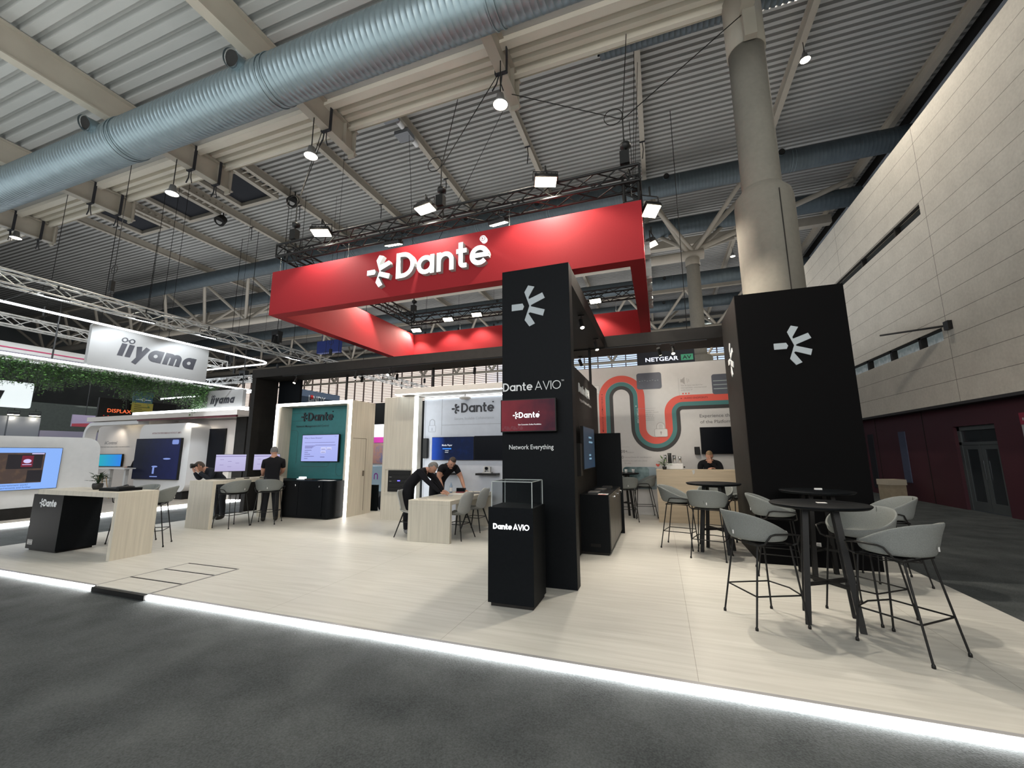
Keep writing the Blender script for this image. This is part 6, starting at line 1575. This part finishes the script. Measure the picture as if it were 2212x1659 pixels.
def person(label, bones, head, hairm, hands=(), extra=None, headup=(0, 0, 1), bulk=1.28):
    """bones: name -> (parent, point, radius, material) ; one skinned body"""
    names = list(bones); P0 = Vector(bones[names[0]][1])
    me = bpy.data.meshes.new('sk'); vs = [tuple(Vector(bones[n_][1])) for n_ in names]; es = [(names.index(bones[n_][0]), i) for i, n_ in enumerate(names) if bones[n_][0]]
    me.from_pydata(vs, es, []); me.update(); ob = bpy.data.objects.new('sk', me); C.objects.link(ob)
    md = ob.modifiers.new('skin', 'SKIN'); md.use_smooth_shade = True; md.branch_smoothing = .4
    sv = me.skin_vertices[0].data
    for i, n_ in enumerate(names):
        r_ = bones[n_][2]; k_ = bulk if bones[n_][3] is not SKIN else 1.12; sv[i].radius = (r_ * k_, r_ * k_) if not isinstance(r_, tuple) else (r_[0] * k_, r_[1] * k_); sv[i].use_root = (i == 0)
    md = ob.modifiers.new('sub', 'SUBSURF'); md.levels = 2; md.render_levels = 2
    bpy.context.view_layer.update()
    dg = bpy.context.evaluated_depsgraph_get(); ev = bpy.data.meshes.new_from_object(ob.evaluated_get(dg))
    B = MB(); mats = []; 
    def mi(m_):
        if m_ not in mats: mats.append(m_)
        return mats.index(m_)
    segs = [(Vector(bones[bones[n_][0]][1]), Vector(bones[n_][1]), bones[n_][3]) for n_ in names if bones[n_][0]]
    V = [v.co.copy() for v in ev.vertices]; o0 = 0; B.v = [tuple(v) for v in V]
    for p in ev.polygons:
        c = Vector(p.center); best = None
        for a, q, m_ in segs:
            ab = q - a; tt_ = max(0, min(1, (c - a).dot(ab) / max(1e-9, ab.length_squared))); dd = (c - (a + ab * tt_)).length
            if best is None or dd < best[0]: best = (dd, m_)
        B.f.append(list(p.vertices)); B.m.append(mi(best[1])); B.sm.append(True)
    bpy.data.objects.remove(ob); bpy.data.meshes.remove(me); bpy.data.meshes.remove(ev)
    sk, hr, dk = head_mesh(head[0], head[1], headup)
    ms = mi(SKIN); B.add(sk.v, sk.f, ms, True)
    for h in hands: B.add(h.v, h.f, ms, True)
    off = Vector((P0.x, P0.y, 0)); t = bpy.data.objects.new('person', B.mesh('person', mats, off)); C.objects.link(t); t.location = off
    setp(t, label, 'person')
    part('hair', hr, [hairm], t); part('face_features', dk, [mat('eye_dark', (.03, .02, .02), .4)] if 'eye_dark' not in bpy.data.materials else [bpy.data.materials['eye_dark']], t)
    return t
def standing(base, face, lean, headp, headdir, arms, shirt, trous, shoe, label, hairm, h=1.74, hip=None, sleeve=False, shoulders=.19, feet=None, hipz=.90, hands=True, sh_c=None):
    """base = (x, y) under the hips; face = heading angle; sh_c = shoulder centre; arms = [(elbow, wrist, handdir)] left, right"""
    fx = Vector((math.cos(R(face)), math.sin(R(face)), 0)); rt = Vector((fx.y, -fx.x, 0)); base = Vector((*base, 0)); hp = base + Vector((0, 0, hipz)); sc = Vector(sh_c)
    mid = hp.lerp(sc, .5); up = (sc - hp).normalized(); hd = Vector(headp); 
    B_ = {}; B_['pelvis'] = (None, hp, (.155, .12), trous); B_['belly'] = ('pelvis', hp + up * .12, (.15, .115), shirt); B_['chest'] = ('belly', mid + up * .12, (.165, .12), shirt)
    B_['neck0'] = ('chest', sc + up * .02, (.10, .085), shirt); B_['neck1'] = ('neck0', sc.lerp(hd, .45), .052, SKIN); B_['skull'] = ('neck1', sc.lerp(hd, .85), .055, SKIN)
    am = SKIN if sleeve else shirt; hs = []
    for s_, nm, a in ((-1, 'l', arms[0]), (1, 'r', arms[1])):
        sh = sc + rt * (s_ * shoulders) - up * .03; B_[nm + 'sh'] = ('neck0' , sh, .068, shirt)
        el, wr, hdr = Vector(a[0]), Vector(a[1]), Vector(a[2]); B_[nm + 'ua'] = (nm + 'sh', sh.lerp(el, .55), .056, shirt); B_[nm + 'el'] = (nm + 'ua', el, .043, am); B_[nm + 'fa'] = (nm + 'el', el.lerp(wr, .4), .041, am); B_[nm + 'wr'] = (nm + 'fa', wr, .027, am)
        if hands: hs.append(hand_mesh(wr, hdr, (0, 0, -1) if abs(hdr.z) < .8 else -fx, 1.0, .35, s_))
        ft = Vector((*feet[0 if s_ < 0 else 1], 0)); hj = hp + rt * (s_ * .09) - Vector((0, 0, .06)); kn = hj.lerp(ft + Vector((0, 0, .08)), .5) + fx * .03
        B_[nm + 'th'] = ('pelvis', hj, .095, trous); B_[nm + 'kn'] = (nm + 'th', kn, .062, trous); B_[nm + 'cf'] = (nm + 'kn', kn.lerp(ft, .3) - fx * .01, .058, trous); B_[nm + 'an'] = (nm + 'cf', ft + Vector((0, 0, .09)), .042, trous)
        B_[nm + 'hl'] = (nm + 'an', ft + Vector((0, 0, .045)) , .042, shoe); B_[nm + 'to'] = (nm + 'hl', ft + fx * .17 + Vector((0, 0, .035)), .034, shoe)
    return person(label, B_, (hd, headdir), hairm, hs, headup=(hd - sc).normalized() if (hd - sc).normalized().z > .5 else Vector((0, 0, 1)))
# grey-haired man at the tall counter, seen from behind
standing((-8.84, 7.66), 140, 0, (-8.97, 7.78, 1.62), (-.85, .45, -.30), [((-9.11, 7.64, 1.14), (-9.26, 7.78, 1.045), (-.7, .7, -.05)), ((-8.85, 7.97, 1.14), (-9.06, 8.05, 1.045), (-.9, .4, -.05))],
         CLOTH, JEANS, SHOE, 'grey-haired person in black polo shirt standing with back turned at the tall counter', HAIRG, sleeve=True, feet=((-8.88, 7.56), (-8.72, 7.76)), sh_c=(-8.90, 7.74, 1.42), hipz=.92)
# man bending behind the monitors
standing((-10.30, 7.52), 262, 0, (-10.36, 6.98, 1.27), (-.35, -.85, -.45), [((-10.12, 7.08, .98), (-10.22, 6.88, 1.14), (-.2, -.5, .8)), ((-10.50, 7.10, .98), (-10.40, 6.90, 1.14), (.2, -.5, .8))],
         CLOTHN, JEANS, SHOE, 'person in dark jacket bending down behind the left monitor', HAIRB, feet=((-10.20, 7.55), (-10.40, 7.55)), sh_c=(-10.33, 7.16, 1.18), hipz=.92)
o = solo('video_camera', MB().cyl((0, 0, 0), (-.03, -.08, -.01), .045, .045, 16).cyl((-.03, -.08, -.01), (-.045, -.12, -.014), .055, .055, 16), [BLK2], 'black camera lens held up by the bending person', 'camera'); o.location = (-10.30, 6.80, 1.24)
# two men at the meeting table
standing((-4.88, 7.42), 12, 0, (-4.42, 7.60, 1.27), (.62, .10, -.75), [((-4.48, 7.86, 1.02), (-4.30, 7.86, .80), (.8, -.2, -.25)), ((-4.42, 7.40, 1.02), (-4.18, 7.52, .79), (.8, .3, -.2))],
         CLOTH, CLOTH, SHOEL, 'dark-haired person in black long sleeves bending over the meeting table', HAIRG, feet=((-4.92, 7.55), (-4.80, 7.30)), sh_c=(-4.58, 7.55, 1.22), hipz=.90)
standing((-4.78, 8.42), 330, 0, (-4.33, 8.28, 1.36), (.45, -.55, -.62), [((-4.26, 8.60, 1.02), (-4.12, 8.50, .765), (.5, -.3, -.3)), ((-4.55, 8.10, 1.04), (-4.40, 8.04, .77), (.5, -.3, -.3))],
         CLOTH, CLOTH, SHOE, 'brown-haired person in black T-shirt leaning on both hands at the table', HAIRB, sleeve=True, feet=((-4.76, 8.52), (-4.84, 8.30)), sh_c=(-4.44, 8.36, 1.27), hipz=.92)
# woman sitting behind the service counter
standing((1.10, 11.05), 265, 0, (1.09, 10.92, 1.47), (-.05, -.85, -.55), [((1.32, 10.85, 1.10), (1.10, 10.80, 1.30), (-.3, -.1, .9)), ((.86, 10.88, 1.09), (1.02, 10.78, 1.17), (.8, -.1, .2))],
         CLOTH, CLOTH, SHOE, 'fair-haired person in black hooded top sitting behind the service counter, hand at chin', HAIRF, feet=((1.18, 10.85), (1.02, 10.85)), sh_c=(1.09, 10.98, 1.31), hipz=.74, shoulders=.20)
# person partly hidden by the kiosk
standing((-18.15, 10.25), 200, 0, (-18.25, 10.05, 1.60), (-.9, -.2, -.2), [((-18.35, 9.95, 1.10), (-18.6, 9.95, 1.12), (-.9, 0, 0)), ((-18.1, 10.45, 1.10), (-18.5, 10.4, 1.13), (-.9, 0, 0))],
         CLOTH, CLOTH, SHOE, 'person in black half hidden by the kiosk with the dark screen', HAIRB, feet=((-18.15, 10.1), (-18.15, 10.4)), sh_c=(-18.2, 10.1, 1.38), hipz=.92)
